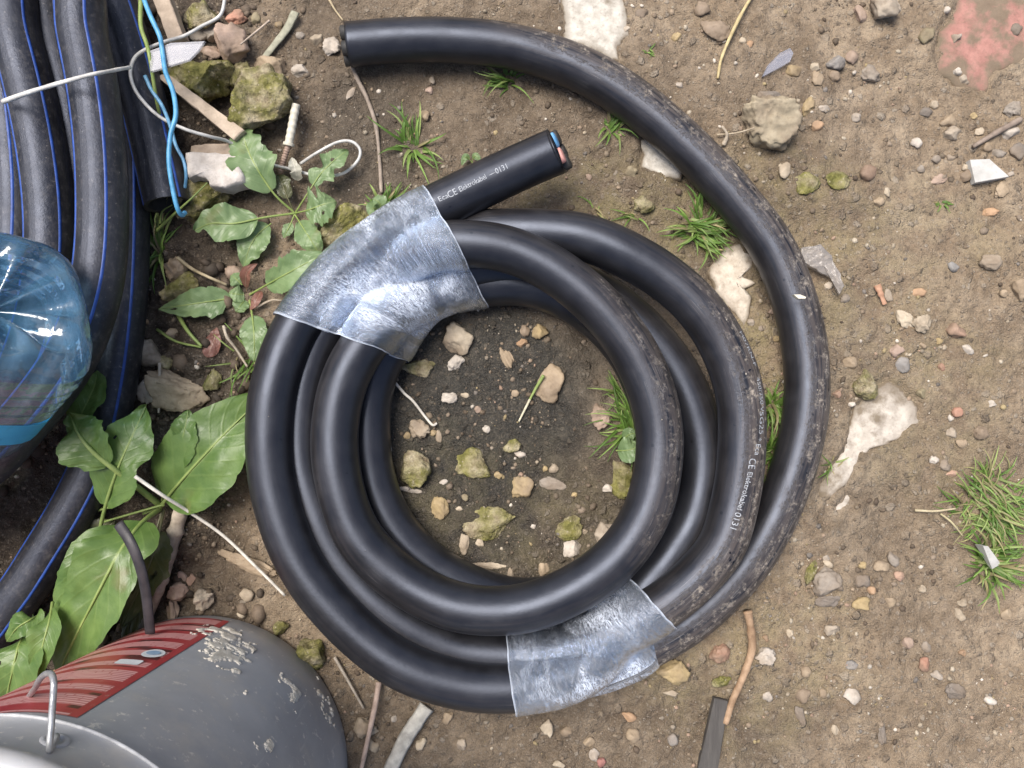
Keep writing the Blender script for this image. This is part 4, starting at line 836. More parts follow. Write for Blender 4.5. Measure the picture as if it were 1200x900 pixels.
 (1118,388,20,18,20,.9,'salmon',8,'rock','salmon brick crumb in the right middle'), (1050,411,16,15,5,.8,'pink',9,'rock','pink triangular chip above the sunken slab'), (1134,410,13,12,0,.8,'white',5,'rock','white pebble below the salmon crumb'), (1057,428,16,18,0,.6,'blue',4,'rock','blue-grey low stone below the pink triangle'),
 (1100,400,9,8,0,.8,'ochre',3,'rock','ochre pebble left below the salmon crumb'), (1081,405,9,7,0,.8,'tan',3,'rock','tan pebble right of the pink triangle'), (995,425,16,13,10,.8,'tan',4,'rock','tan pebble just right of the loose cable'), (980,462,10,9,0,.9,'salmon',4,'rock','pinkish pebble touching the loose cable at the right'),
 (1103,431,8,10,0,.8,'brick',4,'rock','small red crumb above the grass clump'), (1121,483,12,11,0,.8,'brick',4,'rock','red crumb right of the sunken slab'), (1114,490,7,8,0,.8,'white',4,'rock','white chip beside the red crumb right of the slab'), (1163,473,9,8,0,.8,'white',4,'rock','white pebble above the big grass clump'),
 (1080,461,12,11,0,.8,'olive',4,'rock','olive pebble on the edge of the sunken slab'), (998,474,8,6,0,1.0,'white',4,'rock','white pebble on the left side of the sunken slab'), (1114,507,11,12,0,.8,'beige',5,'rock','beige pebble left of the big grass clump'), (1149,507,18,16,-10,.8,'brown',5,'rock','brown pebble above the big grass clump'),
 (1126,520,12,11,0,.7,'tan',4,'rock','tan pebble above left of the big grass clump'), (1094,539,10,9,0,.9,'white',5,'rock','bright white chip below the sunken slab'), (1107,545,13,12,0,.7,'grey',4,'rock','grey pebble right of the bright white chip'), (1115,555,13,8,10,.7,'salmon',4,'rock','salmon chip below the bright white one'),
 (968,682,33,31,15,.7,'grey',4,'rock','rounded pinkish grey stone below the loose cable at the right'), (950,670,11,28,-20,.7,'olive',3,'moss','narrow olive stone left of the rounded pinkish grey one'), (970,661,12,8,-10,.8,'cream',3,'rock','cream pebble above the rounded pinkish grey stone'), (968,654,8,7,0,.8,'white',4,'rock','white crumb above the cream pebble'),
 (970,704,28,13,5,.6,'slate',5,'rock','dark slate flake below the rounded pinkish grey stone'), (1008,708,20,15,10,.6,'ochre',6,'rock','ochre stone right of the dark slate flake'), (1010,681,17,14,0,.6,'slate',5,'rock','dark chip right of the rounded pinkish grey stone'), (1021,692,9,9,0,.9,'orange',3,'rock','orange pebble above the ochre stone'),
 (1010,662,9,8,0,.8,'ochre',3,'rock','ochre pebble above the dark chip'), (1032,663,18,12,-10,.8,'tan',4,'rock','tan pebble in the lower right mud'), (1046,655,12,18,15,.8,'grey',4,'rock','grey-pink oval pebble next to the tan pebble'), (1053,675,11,11,0,.8,'salmon',4,'rock','salmon pebble below the grey-pink oval'),
 (1080,690,10,9,-20,.9,'cream',3,'rock','cream oval pebble left below the grass clump'), (1127,706,10,10,0,.9,'cream',3,'rock','cream round pebble below the grass clump'), (1124,720,10,16,30,.8,'cream',5,'rock','cream double crumb under the round cream pebble'), (1179,720,11,13,-20,.7,'tan',3,'rock','tan oval pebble at the lower right edge'),
 (1043,706,12,11,0,.6,'tan',4,'rock','tan pebble right of the ochre stone'), (974,738,18,12,0,.8,'beige',5,'rock','pale beige chip below the dark slate flake'), (998,779,14,10,5,.7,'blue',3,'rock','blue-grey oval chip in the lower right mud'), (944,787,12,13,0,.9,'tan',3,'rock','round tan pebble right of the brown stick'),
 (999,815,18,15,-35,.5,'white',6,'rock','pale grey-white flake below the blue-grey chip'), (1082,778,14,15,10,.9,'brick',4,'rock','bright red pebble at the lower right'), (1097,790,14,10,-10,.9,'white',6,'rock','bright white chip right below the red pebble'), (1119,810,22,18,-15,.5,'slate',6,'rock','dark flat chip near the lower right corner'),
 (1160,821,14,9,-15,.9,'white',3,'rock','white oval pebble near the lower right corner'), (1063,753,13,13,0,.8,'pink',5,'rock','pale pink crumb above the red pebble'), (1085,758,11,12,0,.6,'grey',3,'rock','grey pebble above the red pebble'), (1127,765,8,8,0,.9,'orange',3,'rock','small orange pebble right of the red one'),
 (895,767,23,18,0,1.0,'white',8,'rock','white crumbly stone right of the brown stick'), (842,764,24,20,15,.9,'brick',7,'rock','orange-red brick crumb left of the brown stick'), (925,742,9,9,0,.9,'cream',3,'rock','cream pebble right of the brown stick top'), (897,748,7,8,0,.9,'orange',3,'rock','small orange pebble by the brown stick top'),
 (941,815,16,16,0,.7,'brown',4,'rock','brown pebble in the mud right of the brown stick'), (964,812,8,10,0,.8,'tan',3,'rock','small tan pebble right of the brown pebble'), (978,855,8,12,20,.9,'cream',4,'rock','cream chip near the bottom edge at the right'), (938,838,11,22,20,.5,'slate',5,'rock','dark splinter of stone right of the dark slat'),
 (899,816,13,11,-35,.7,'white',5,'rock','white flake right of the stick foot'), (905,765,8,8,0,.8,'grey',3,'rock','grey grain beside the white crumbly stone'), (1033,858,9,26,0,.5,'slate',5,'rock','dark upright splinter near the bottom right'),
 (737,840,16,11,-15,.9,'orange',4,'rock','orange pebble below the lower film'), (742,862,16,14,-10,.8,'tan',4,'rock','tan pebble below that orange one'), (788,866,12,14,0,.9,'blue',3,'rock','blue-grey pebble left of the dark slat'), (641,853,14,19,10,.7,'cream',6,'rock','pale yellowish chip below the lower film at its left'),
 (664,857,13,12,-20,.8,'tan',4,'rock','tan chip right of the pale yellowish one'), (696,884,12,15,10,.8,'white',8,'rock','white splintered chip at the bottom edge'), (705,893,11,10,0,.9,'rasp',5,'rock','raspberry red crumb at the bottom edge'), (655,896,14,9,0,.8,'cream',4,'rock','cream pebble on the bottom edge'),
 (690,869,13,11,0,.7,'tan',4,'rock','tan pebble above the white splintered chip'), (785,812,19,7,-5,.8,'cream',5,'rock','cream stick-like chip right of the lower film'), (787,786,36,30,10,.7,'ochre',6,'rock','yellowish stone just right of the lower film'), (845,798,22,12,20,.8,'olive',5,'moss','mossy bit at the top of the dark slat'),
 (1012,452,26,34,20,.7,'olive',4,'moss','mossy green lump at the top left of the sunken slab'), (506,94,8,10,0,.8,'beige',3,'rock','small beige pebble left of the upper grass tuft'), (503,107,10,9,30,.8,'pink',4,'rock','small pink pebble below the beige one'), (497,136,13,14,0,.8,'tan',4,'rock','tan pebble behind the middle grass tuft'),
 (411,110,8,17,-25,.5,'white',4,'rock','white flake beside the twig under the cable tip'), (739,203,15,14,0,.9,'olive',5,'rock','olive-yellow pebble left of the small concrete piece'), (755,240,24,20,0,.6,'olive',5,'moss','mossy stone above the coil near the small concrete piece'), (690,208,7,8,0,.8,'pink',4,'rock','small pink pebble right of the cut cable end'),
 (735,35,9,8,0,.7,'beige',3,'rock','small beige pebble at the right side of the top concrete lump'), (793,44,12,11,0,.7,'ochre',5,'rock','ochre chip right of the top concrete lump'), (870,48,10,8,0,.7,'cream',4,'rock','cream chip right of the dry straw'), (796,100,8,8,0,.8,'white',4,'rock','white grain above the loose cable'),
 (880,378,9,8,0,.9,'white',3,'rock','white pebble between coil and loose cable, under the plaster'), (892,385,7,7,0,.8,'grey',3,'rock','grey pebble between coil and loose cable, under the plaster'), (910,397,8,7,0,.8,'ochre',3,'rock','ochre pebble between coil and loose cable, lowest there'), (905,365,10,8,0,.8,'pink',4,'rock','pinkish pebble right of the jagged plaster'),
 (970,335,9,9,0,.8,'beige',3,'rock','beige pebble by the dirty film scrap'), (990,350,12,10,30,.8,'grey',4,'rock','grey chip below the dirty film scrap'), (945,215,30,26,10,.35,'olive',4,'moss','flat olive stone sunk below the pale oval pebble'), (982,212,28,22,-15,.35,'olive',4,'moss','flat olive stone right of its twin, below the large greenish rock'),
]
for i, (px, py, w, h, rot, tall, colr, angl, mt, lb) in enumerate(STONES):
    o = rock(px, py, w, h, rot, tall, colr, i, angl, mat=mt, name='pebble' if max(w, h) < 18 else 'stone')
    tag(o, lb, 'pebble' if max(w, h) < 18 else 'stone', 'stones lying in the mud')

# grit: uncountable sand, crumbs and fine gravel on the mud
def grit(n, lo, hi, seed, cols, region, name, label, squash=.75):
    rs = np.random.default_rng(seed); bv, bf = ico(1); bf = np.array(bf); V = []; F = []; C = []; k = 0
    cand = rs.uniform([-.46, -.30], [.46, .40], (n*9, 2)); p3 = np.c_[cand*14, np.full(len(cand), seed)]
    dens = np.clip(.40+1.3*fbm(p3, 101, 4), .03, 1)**1.8*region(cand[:, 0], cand[:, 1]); cand = cand[rs.uniform(size=len(cand)) < dens][:n]
    z = gz(cand[:, 0], cand[:, 1]); sz = lo*(hi/lo)**(rs.uniform(size=len(cand))**2.2)
    for (x, y), zz, s in zip(cand, z, sz):
        sc = s/2*rs.uniform(.6, 1.2, 3)*np.array([1, 1, squash]); v = bv*(1+rs.uniform(-.22, .22, (len(bv), 1)))*sc
        a = rs.uniform(0, 2*PI); c, q = math.cos(a), math.sin(a); v = v@np.array([[c, q, 0], [-q, c, 0], [0, 0, 1]])
        V.append(v+[x, y, zz+sc[2]*.05]); F.append(bf+k*len(bv)); k += 1
        C.append(np.tile(np.array(cols[rs.integers(len(cols))])*rs.uniform(.7, 1.25), (len(bv), 1)))
    return tag(mesh(name, np.concatenate(V), np.concatenate(F).tolist(), M['grit'], cols=np.clip(np.concatenate(C), 0, 1), smooth=True, loc=np.zeros(3)), label, 'gravel', kind='stuff')
mudc = [(.14, .105, .072), (.19, .15, .105), (.11, .08, .055), (.24, .19, .14), (.17, .13, .09)]
stc = [(.36, .30, .22), (.30, .23, .16), (.44, .38, .29), (.26, .22, .17), (.22, .17, .12), (.36, .25, .18), (.58, .52, .44), (.18, .16, .14), (.33, .26, .14), (.28, .21, .15)]
def notslab(x, y):
    m = np.ones_like(x)
    for s in SLABS: m = m*np.where(poly_dist(x, y, s[0]) < 0, .12, 1)
    return m
grit(4200, .0012, .0065, 1, mudc, lambda x, y: notslab(x, y)*np.where(x < -.15, .8, .6), 'mud_crumbs', 'small crumbs of brown mud strewn all over the ground')
grit(6500, .0008, .0050, 2, stc, lambda x, y: notslab(x, y)*np.where(x > .16, 1, .55), 'fine_gravel', 'fine pale and brown gravel scattered over the mud')
grit(1500, .003, .016, 3, [(.085, .062, .043), (.12, .09, .062), (.06, .045, .032), (.16, .12, .085)], lambda x, y: np.where(x < -.19, 1, .0), 'soil_clods', 'dark crumbly soil clods between the pipes and the coil')

# ------------------------------------------------------------------ leaves and plants
def leaf(root, pts, hw, mat, t0=.3, lobes=.10, notches=(), fold=.18, wave=.26, seed=0, tipw=.0, midr=.0011, shape=1.0, stem=True, flip=1, holes=()):
    path, _ = catmull([P(*p) for p in pts], 16); n = len(path)
    path = np.stack([np.interp(np.linspace(0, n-1, 70), np.arange(n), path[:, k]) for k in range(3)], 1); n = 70
    tp = np.linspace(0, 1, n); T_, Z_, Y_ = frames(path); zm = float(np.mean([p[2] for p in pts])); HW = PX(hw, zm)*(1.15 if mat == 'leaf_pale' else 1)
    sel = np.where(tp >= t0)[0]; u = (tp[sel]-t0)/(1-t0)
    prof = np.sin(PI*np.clip(u, 0, 1)**(.80*shape))**.72*(1-.12*u); prof = np.maximum(prof, tipw*(u > .5)); m = 25; ss = np.linspace(-1, 1, m)
    rs = np.random.default_rng(seed+77); o1 = rs.uniform(0, 99)
    U, S = np.meshgrid(u, ss, indexing='ij'); SD = np.where(S > 0, 1., -1.); K = np.full_like(U, .5)
    ed = 1+lobes*vnoise(np.stack([U*11, SD*3.3+o1, K], -1), 3)+lobes*.6*vnoise(np.stack([U*34, SD*7.1+o1, K], -1), 5)
    for (nt, ns, nd, nw) in notches: ed = ed*np.where(SD == ns, 1-nd*np.exp(-((U-nt)/nw)**2), 1)
    Wd = HW*prof[:, None]*ed*S
    lift = fold*np.abs(Wd)+wave*HW*np.abs(S)**1.6*vnoise(np.stack([U*6+o1, SD*2, K+1], -1), 7)+.07*HW*vnoise(np.stack([U*9+o1, S*2.5, K+3], -1), 8)
    V = (path[sel][:, None]+Y_[sel][:, None]*Wd[..., None]*math.cos(.15)+np.array([0, 0, 1.])*lift[..., None]*flip).reshape(-1, 3); UV = np.stack([U, S], -1).reshape(-1, 2)
    F = [(i*m+j, i*m+j+1, (i+1)*m+j+1, (i+1)*m+j) for i in range(len(sel)-1) for j in range(m-1)]
    if holes:
        Ui, Si = UV[:, 0], UV[:, 1]; F = [f for f in F if not any(((np.mean(Ui[list(f)])-hu)/hr)**2+((np.mean(Si[list(f)])-hs)/(hr*2.2))**2 < 1 for hu, hs, hr in holes)]
    V = np.array(V); V[:, 2] = np.maximum(V[:, 2], gz(V[:, 0], V[:, 1])+.001)
    o = mesh('leaf', V, F, M[mat], root, uv=np.array(UV))
    if stem:
        rr = midr*np.interp(tp, [0, t0, 1], [1.25, 1.0, .18]); q = path.copy(); q[:, 2] += .0003
        Vs, Fs = tube(q, rr, 8); mesh('midrib', Vs, Fs, M['stem'] if mat in ('leaf', 'leaf_pale') else M[mat], o)
    return o
def plant(name, px, py, label, cat='plant'):
    p = PG(px, py); return empty(name, p, label, cat)
d1 = plant('dock_plant', 188, 592, 'broad-leaved green dock plant between the pipes and the coil')
leaf(d1, [(188,592,.012),(150,562,.045),(112,532,.060),(92,508,.063),(82,484,.060)], 32, 'leaf', .38, .16, [(.75, 1, .55, .12)], seed=1, midr=.0019)
leaf(d1, [(84,512,.048),(98,480,.052),(110,455,.050),(114,434,.045)], 22, 'leaf', .0, .12, [(.35, -1, .4, .12)], seed=2, stem=False)
leaf(d1, [(112,648,.010),(122,600,.035),(136,555,.050),(155,512,.052),(172,474,.048)], 34, 'leaf', .28, .10, [(.42, -1, .35, .10)], seed=3, holes=((.6, .55, .014),), midr=.0013)
leaf(d1, [(188,594,.012),(205,572,.030),(240,533,.042),(275,497,.040),(318,456,.030)], 50, 'leaf', .10, .07, seed=4, shape=.95, midr=.0013, wave=.08)
leaf(d1, [(193,580,.012),(205,545,.034),(215,510,.045),(221,480,.044)], 20, 'leaf', .25, .2, [(.5, 1, .4, .1)], seed=5, midr=.0008)
leaf(d1, [(188,596,.012),(165,614,.040),(140,648,.060),(110,704,.062),(78,768,.050),(66,800,.03)], 42, 'leaf', .16, .12, [(.16, -1, .35, .06), (.30, 1, .3, .07)], seed=6, holes=((.07, -.5, .012), (.11, -.3, .012), (.5, .6, .010)), shape=.85, midr=.0016)
leaf(d1, [(168,612,.020),(128,632,.045),(100,670,.052),(82,715,.045),(76,760,.035)], 30, 'leaf', .12, .10, seed=7, midr=.0009)
leaf(d1, [(192,598,.010),(184,635,.020),(168,680,.022),(142,735,.018)], 24, 'leaf_dull', .22, .25, [(.3, -1, .5, .08)], seed=8, holes=((.5, .4, .05), (.7, -.3, .03)), midr=.0010)
leaf(d1, [(190,600,.010),(178,640,.014),(160,700,.014),(146,760,.012)], 20, 'leaf_dull', .3, .2, seed=9, midr=.0008)
leaf(d1, [(188,595,.010),(193,570,.018),(195,545,.022),(193,525,.020)], 12, 'leaf_pale', .2, .2, seed=10, midr=.0007)
leaf(d1, [(110,600,.012),(140,588,.025),(118,570,.028),(104,556,.024)], 12, 'leaf', .3, .1, seed=12, midr=.0008)
leaf(d1, [(100,645,.008),(112,628,.012),(135,610,.014)], 22, 'leaf_dull', .0, .2, seed=11, stem=False)
d2 = plant('dock_plant', 40, 728, 'young pale green dock plant squeezed between pipe and bucket')
leaf(d2, [(40,728,.030),(24,752,.060),(14,790,.066),(0,848,.05)], 38, 'leaf', .08, .08, seed=13, holes=((.55, -.5, .03),), midr=.0010)
leaf(d2, [(62,706,.050),(58,728,.066),(50,758,.070),(44,798,.062)], 19, 'leaf', .12, .06, seed=14, fold=.3, midr=.0010)
leaf(d2, [(52,718,.050),(36,726,.066),(20,736,.068),(8,752,.062)], 16, 'leaf', .10, .12, seed=15, midr=.0009)
d3 = plant('rosette_plant', 346, 250, 'pale green weed rosette with bitten leaves above the upper film')
leaf(d3, [(346,250,.004),(322,228,.016),(300,195,.026),(288,168,.024),(285,148,.018)], 24, 'leaf_pale', .28, .22, [(.55, -1, .3, .06), (.75, -1, .35, .05)], seed=21, midr=.0008)
leaf(d3, [(346,250,.004),(310,255,.016),(275,262,.022),(248,262,.022),(228,270,.016)], 21, 'leaf_pale', .30, .10, [(.80, 1, .6, .10), (.80, -1, .0, .10)], seed=22, midr=.0008)
leaf(d3, [(318,262,.010),(302,275,.014),(292,292,.015),(286,314,.010)], 17, 'leaf_pale', .05, .12, seed=23, midr=.0005)
leaf(d3, [(346,250,.004),(360,228,.016),(376,204,.020),(392,188,.020),(408,176,.014)], 15, 'leaf_pale', .35, .30, [(.35, 1, .8, .10), (.5, -1, .5, .08)], seed=24, holes=((.6, .2, .05),), midr=.0006)
leaf(d3, [(346,250,.004),(362,246,.014),(378,240,.018),(394,236,.012)], 22, 'leaf_pale', .25, .35, [(.45, 1, .5, .1)], seed=25, holes=((.5, -.4, .05),), midr=.0006)
leaf(d3, [(346,252,.004),(356,268,.012),(366,284,.016),(375,299,.012)], 14, 'leaf_pale', .15, .12, seed=26, midr=.0006)
leaf(d3, [(346,250,.004),(340,264,.008),(332,279,.008)], 6, 'leaf_pale', .4, .2, seed=27, midr=.0005)
leaf(d3, [(346,250,.004),(338,234,.012),(330,214,.014),(326,205,.012)], 11, 'leaf_dull', .35, .2, seed=28, midr=.0005)
d4 = plant('rosette_plant', 290, 347, 'small weed rosette with one reddened leaf between pipe and coil')
leaf(d4, [(290,347,.003),(262,351,.012),(228,356,.018),(186,362,.012)], 17, 'leaf_pale', .22, .12, [(.12, 1, .4, .05)], seed=31, holes=((.82, .3, .045),), midr=.0007)
leaf(d4, [(290,347,.003),(316,332,.016),(345,316,.026),(382,296,.026)], 19, 'leaf_pale', .28, .25, [(.3, 1, .4, .06), (.5, -1, .35, .06)], seed=32, midr=.0007)
leaf(d4, [(292,350,.003),(296,372,.012),(298,395,.016),(298,424,.014)], 15, 'leaf_pale', .30, .10, seed=33, midr=.0008)
leaf(d4, [(290,344,.003),(288,330,.014),(290,318,.020),(302,309,.020)], 7, 'leaf_red', .15, .1, seed=34, fold=.5, midr=.0004)
leaf(d4, [(290,346,.003),(280,345,.010),(268,343,.010)], 9, 'leaf_pale', .15, .1, seed=35, midr=.0004)
leaf(d4, [(290,349,.003),(282,358,.010),(277,366,.010)], 9, 'leaf_pale', .15, .1, seed=36, midr=.0004)
leaf(d4, [(306,341,.008),(300,352,.012),(293,364,.010)], 6, 'leaf_red', .0, .1, seed=37, stem=False)
leaf(d4, [(284,334,.010),(278,328,.012),(270,322,.010)], 9, 'leaf_pale', .1, .1, seed=38, midr=.0004)
d5 = plant('withered_leaf', 250, 400, 'shrivelled reddish brown leaf below the hole-bitten leaf', 'leaf')
leaf(d5, [(248,420,.004),(250,402,.010),(255,384,.008)], 10, 'leaf_red', .0, .15, seed=41, stem=False)
d6 = plant('seedling', 738, 527, 'round-leaved seedling among the grass inside the coil')
leaf(d6, [(722,528,.006),(732,528,.012),(742,526,.014),(752,520,.012)], 14, 'leaf_pale', .05, .06, seed=43, midr=.0005)
leaf(d6, [(730,515,.005),(738,509,.010),(746,508,.010)], 8, 'leaf_pale', .05, .06, seed=44, midr=.0004)
d7 = plant('seedling', 552, 190, 'tiny pale seedling left of the cut cable end')
for k, q in enumerate([[(553,190,.002),(546,184,.006),(541,194,.005)], [(553,190,.002),(557,183,.007),(564,190,.006)], [(553,190,.002),(556,197,.006),(553,203,.005)]]): leaf(d7, q, 4, 'leaf_pale', .2, .1, seed=46+k, midr=.0003)
d8 = plant('seedling', 440, 250, 'small round-leaved weed above the upper film')
for k, q in enumerate([[(447,250,.004),(438,244,.010),(432,252,.010)], [(447,250,.004),(445,238,.012),(436,233,.012)], [(447,250,.004),(456,244,.010),(466,248,.008)]]): leaf(d8, q, 8, 'leaf_pale', .2, .2, seed=50+k, midr=.0004)

# ------------------------------------------------------------------ grass
def tuft(px, py, rad, n, length, label, seed, up=.5, w=1.6, spread=None, cols=None, dirs=None, lie=.0):
    rs = np.random.default_rng(seed); V = []; F = []; C = []; cols = cols or [(.13, .235, .045), (.19, .30, .07), (.10, .19, .035), (.26, .34, .11)]
    base0 = PG(px, py); fav = rs.uniform(0, 2*PI)
    for b in range(n):
        a = rs.uniform(0, 2*PI) if dirs is None else math.radians(rs.uniform(*dirs)); q = rs.uniform(0, 1)**.6*PX(rad)
        bx, by = base0[0]+q*math.cos(a)*.8, base0[1]+q*math.sin(a)*.8; bz = g1(bx, by)-.001
        a2 = a+rs.uniform(-.8, .8) if rs.uniform() < .55 else fav+rs.uniform(-.5, .5); L = PX(length)*rs.uniform(.30, 1.15); hgt = L*up*rs.uniform(.4, 1.2); hw = PX(w)*rs.uniform(.6, 1.2)
        curl = rs.uniform(-.9, .9); m = 6; col = np.array(cols[rs.integers(len(cols))])*rs.uniform(.75, 1.25); dead = rs.uniform() < .12
        if dead: col = np.array((.34, .29, .15))*rs.uniform(.8, 1.2)
        k0 = len(V); x, y = bx, by
        for i in range(m):
            f = i/(m-1); aa = a2+curl*f; zz = bz+hgt*math.sin(min(1, f*1.15)*PI*.62)*(1-.25*f)
            if i: x += math.cos(aa)*L/(m-1); y += math.sin(aa)*L/(m-1)
            ww = hw*(1-f**1.8)+.00012; nx_, ny_ = -math.sin(aa), math.cos(aa)
            zz = max(zz, g1(x, y)+.0006) if i else zz
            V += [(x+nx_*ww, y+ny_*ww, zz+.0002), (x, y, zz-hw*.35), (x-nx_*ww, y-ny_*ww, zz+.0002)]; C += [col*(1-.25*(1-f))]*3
            if i:
                j = k0+i*3; F += [(j-3, j-2, j+1, j), (j-2, j-1, j+2, j+1)]
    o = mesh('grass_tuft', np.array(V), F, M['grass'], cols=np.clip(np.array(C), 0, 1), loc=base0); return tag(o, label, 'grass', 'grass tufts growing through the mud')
tuft(596, 95, 12, 34, 42, 'grass tuft just under the loose cable at the top', 1)
tuft(484, 172, 16, 34, 46, 'loose grass tuft left of the cut cable end', 2, w=1.9)
tuft(718, 150, 10, 34, 28, 'small green grass tuft touching the inside of the loose cable', 3)
tuft(820, 268, 24, 90, 36, 'dense grass tuft between the coil and the loose cable, upper right', 4)
tuft(905, 478, 12, 60, 34, 'grass squeezed between coil and loose cable, upper of three', 5, up=.8)
tuft(903, 530, 12, 70, 34, 'grass squeezed between coil and loose cable, middle of three', 6, up=.8)
tuft(896, 582, 8, 40, 30, 'grass squeezed between coil and loose cable, lowest of three', 7, up=.8)
tuft(742, 500, 18, 46, 52, 'grass growing inside the coil along its right side', 8, dirs=(60, 290), w=1.5)
tuft(728, 462, 10, 18, 36, 'sparse grass inside the coil above the pinkish white stone', 18, dirs=(60, 290), w=1.2)
tuft(1162, 590, 46, 230, 36, 'big bushy grass clump at the right edge', 9, up=.45, w=1.1, cols=[(.15, .26, .05), (.21, .33, .08), (.11, .21, .04), (.28, .36, .12), (.34, .32, .15)])
tuft(1160, 660, 24, 90, 34, 'smaller grass clump below the big one at the right edge', 10, up=.7)
tuft(455, 246, 18, 40, 30, 'short grass above the upper film', 11)
tuft(192, 288, 18, 34, 52, 'grass below the cut pipe end', 12, w=1.6, dirs=(90, 280))
tuft(1104, 236, 6, 12, 12, 'tiny green sprout left of the tile shard', 13, w=1.2)
tuft(700, 246, 8, 8, 24, 'few thin blades above the coil right of the cut end', 14, w=1.0)
tuft(745, 254, 8, 8, 24, 'few thin blades above the coil near the mossy stone', 19, w=1.0)
tuft(295, 420, 20, 22, 46, 'sparse weed stalks by the left side of the coil', 15, w=1.0)
tuft(520, 752+180, 12, 10, 20, 'thin blades at the bottom edge below the coil', 16)
tuft(760, 60, 5, 8, 16, 'tiny sprout right of the top concrete lump', 17, w=1.0)
tuft(168, 340, 10, 12, 40, 'grass blades hanging beside the pipe', 20, w=1.6)
tuft(975, 545, 6, 14, 20, 'short sprout between the loose cable and the sunken slab', 21, w=1.0)

# ------------------------------------------------------------------ stalks, sticks, wires
def stalk(name, pts, rpx, col, label, cat, mat='straw', taper=.7, seg=8, wob=.0, gnd=True, flat=1.0, nodes=0, group=None):
    W = [PG(p[0], p[1], p[2]) if gnd else P(*p) for p in pts]; path, _ = catmull(W, 10); zm = np.mean([w[2] for w in W])
    n = len(path); rs = np.random.default_rng(int(pts[0][0]*7+pts[0][1])); f = np.linspace(0, 1, n)
    r = PX(rpx, zm)*(1-(1-taper)*f)*(1+wob*vnoise(np.c_[f*n*.35, np.full(n, 1.3), np.full(n, rs.uniform(0, 9))], 3))
    for k in range(nodes): r = r*(1+.28*np.exp(-((f-(k+.6)/nodes)/.018)**2))
    V, F = tube(path, r, seg)
    if flat != 1:
        T_, Z_, Y_ = frames(path); q = (V.reshape(n, seg, 3)-path[:, None]); zc = (q*Z_[:, None]).sum(-1, keepdims=True); V = (path[:, None]+q-Z_[:, None]*zc*(1-flat)).reshape(-1, 3)
    return tag(mesh(name, V, F, M[mat], color=col), label, cat, group, 'thing')
SB, SW, SG = (.36, .27, .18), (.66, .62, .55), (.42, .40, .36)
stalk('dry_stem', [(212,598,.014),(206,622,.012),(196,660,.011),(186,690,.010),(176,716,.008),(158,745,.006)], 8.5, (.50,.42,.33), 'thick jointed dry stem standing above the bucket', 'stem', taper=.6, wob=.10, seg=14, nodes=3, gnd=True)
stalk('straw', [(158,558,.056),(190,580,.048),(222,600,.030),(262,628,.018),(300,664,.012),(334,698,.006)], 2.2, (.74,.71,.64), 'thin white straw crossing the dock leaves towards the coil', 'straw', gnd=False, taper=.8)
stalk('twig', [(410,72,.006),(420,95,.004),(432,120,.003),(441,150,.003),(445,190,.002),(447,226,.002)], 3.0, (.30,.24,.19), 'thin grey-brown twig under the loose cable tip', 'twig', wob=.2)
stalk('straw', [(882,-6,.004),(868,18,.006),(855,45,.006),(845,70,.004),(841,92,.002)], 2.4, (.58,.46,.22), 'golden dry straw at the top right of the loose cable', 'straw', wob=.2)
stalk('stick', [(876,716,.010),(880,738,.008),(881,762,.006),(872,790,.006),(858,822,.006),(850,848,.005)], 5.0, (.36,.22,.12), 'curved brown stick leaning out from under the cable', 'stick', wob=.14, seg=12)
stalk('flat_stalk', [(500,828,.006),(488,846,.006),(474,868,.006),(456,905,.006)], 9, (.47,.46,.42), 'flat grey stalk at the bottom below the coil', 'stalk', flat=.35, taper=.9, wob=.06)
stalk('twig', [(444,800,.006),(440,825,.010),(432,862,.010),(422,908,.008)], 3.6, (.46,.34,.28), 'thin pinkish twig left of the flat grey stalk', 'twig', wob=.08)
stalk('twig', [(392,770,.004),(408,798,.006),(426,830,.004)], 2.0, (.42,.36,.29), 'hair-thin stalk between bucket and coil', 'twig')
stalk('flat_stalk', [(346,14,.004),(336,34,.004),(322,52,.004),(308,70,.004)], 5.5, (.33,.33,.24), 'flat greyish green stalk near the top left', 'stalk', flat=.3, wob=.1)
stalk('straw', [(461,446,.010),(474,461,.006),(484,470,.005),(498,488,.004),(507,498,.004),(512,496,.004)], 1.7, SW, 'bent white straw inside the coil at the left', 'straw', taper=.9)
stalk('straw', [(449,490,.006),(453,505,.004),(458,528,.003),(452,531,.003)], 1.4, SW, 'short white straw against the innermost cable', 'straw')
stalk('straw', [(187,425,.012),(187,450,.014),(186,484,.008)], 2.0, (.52,.45,.36), 'upright thin brown stalk in front of the white stone', 'straw')
stalk('root', [(262,382,.006),(266,395,.008),(276,408,.006),(290,430,.004)], 2.0, (.50,.43,.33), 'pale forked root left of the coil', 'root', wob=.15)
stalk('root', [(300,360,.004),(318,352,.006),(330,352,.004)], 1.6, (.46,.38,.28), 'pale root near the upper film', 'root')
stalk('straw', [(208,302,.006),(225,315,.008),(245,325,.006),(266,334,.004)], 2.2, (.42,.34,.20), 'curved yellowish straw below the cut pipe', 'straw')
stalk('straw', [(316,24,.004),(304,34,.006),(282,52,.020)], 1.5, (.55,.45,.36), 'short pale straw behind the pinkish rock', 'straw')
stalk('straw', [(386,0,.004),(393,12,.004),(402,24,.003)], 1.4, (.50,.40,.24), 'short golden straw near the top edge left of the cable', 'straw')
stalk('straw', [(1072,598,.004),(1095,599,.005),(1120,596,.006)], 1.6, (.50,.42,.26), 'dry straw sticking out left of the big grass clump', 'straw')
stalk('straw', [(1102,602,.003),(1115,612,.006),(1128,628,.006)], 1.4, (.46,.40,.22), 'dry blade leaning at the big grass clump', 'straw')
stalk('straw', [(840,158,.003),(862,156,.006),(884,150,.016)], 1.2, (.44,.36,.25), 'thin root across the left of the large greenish rock', 'root')
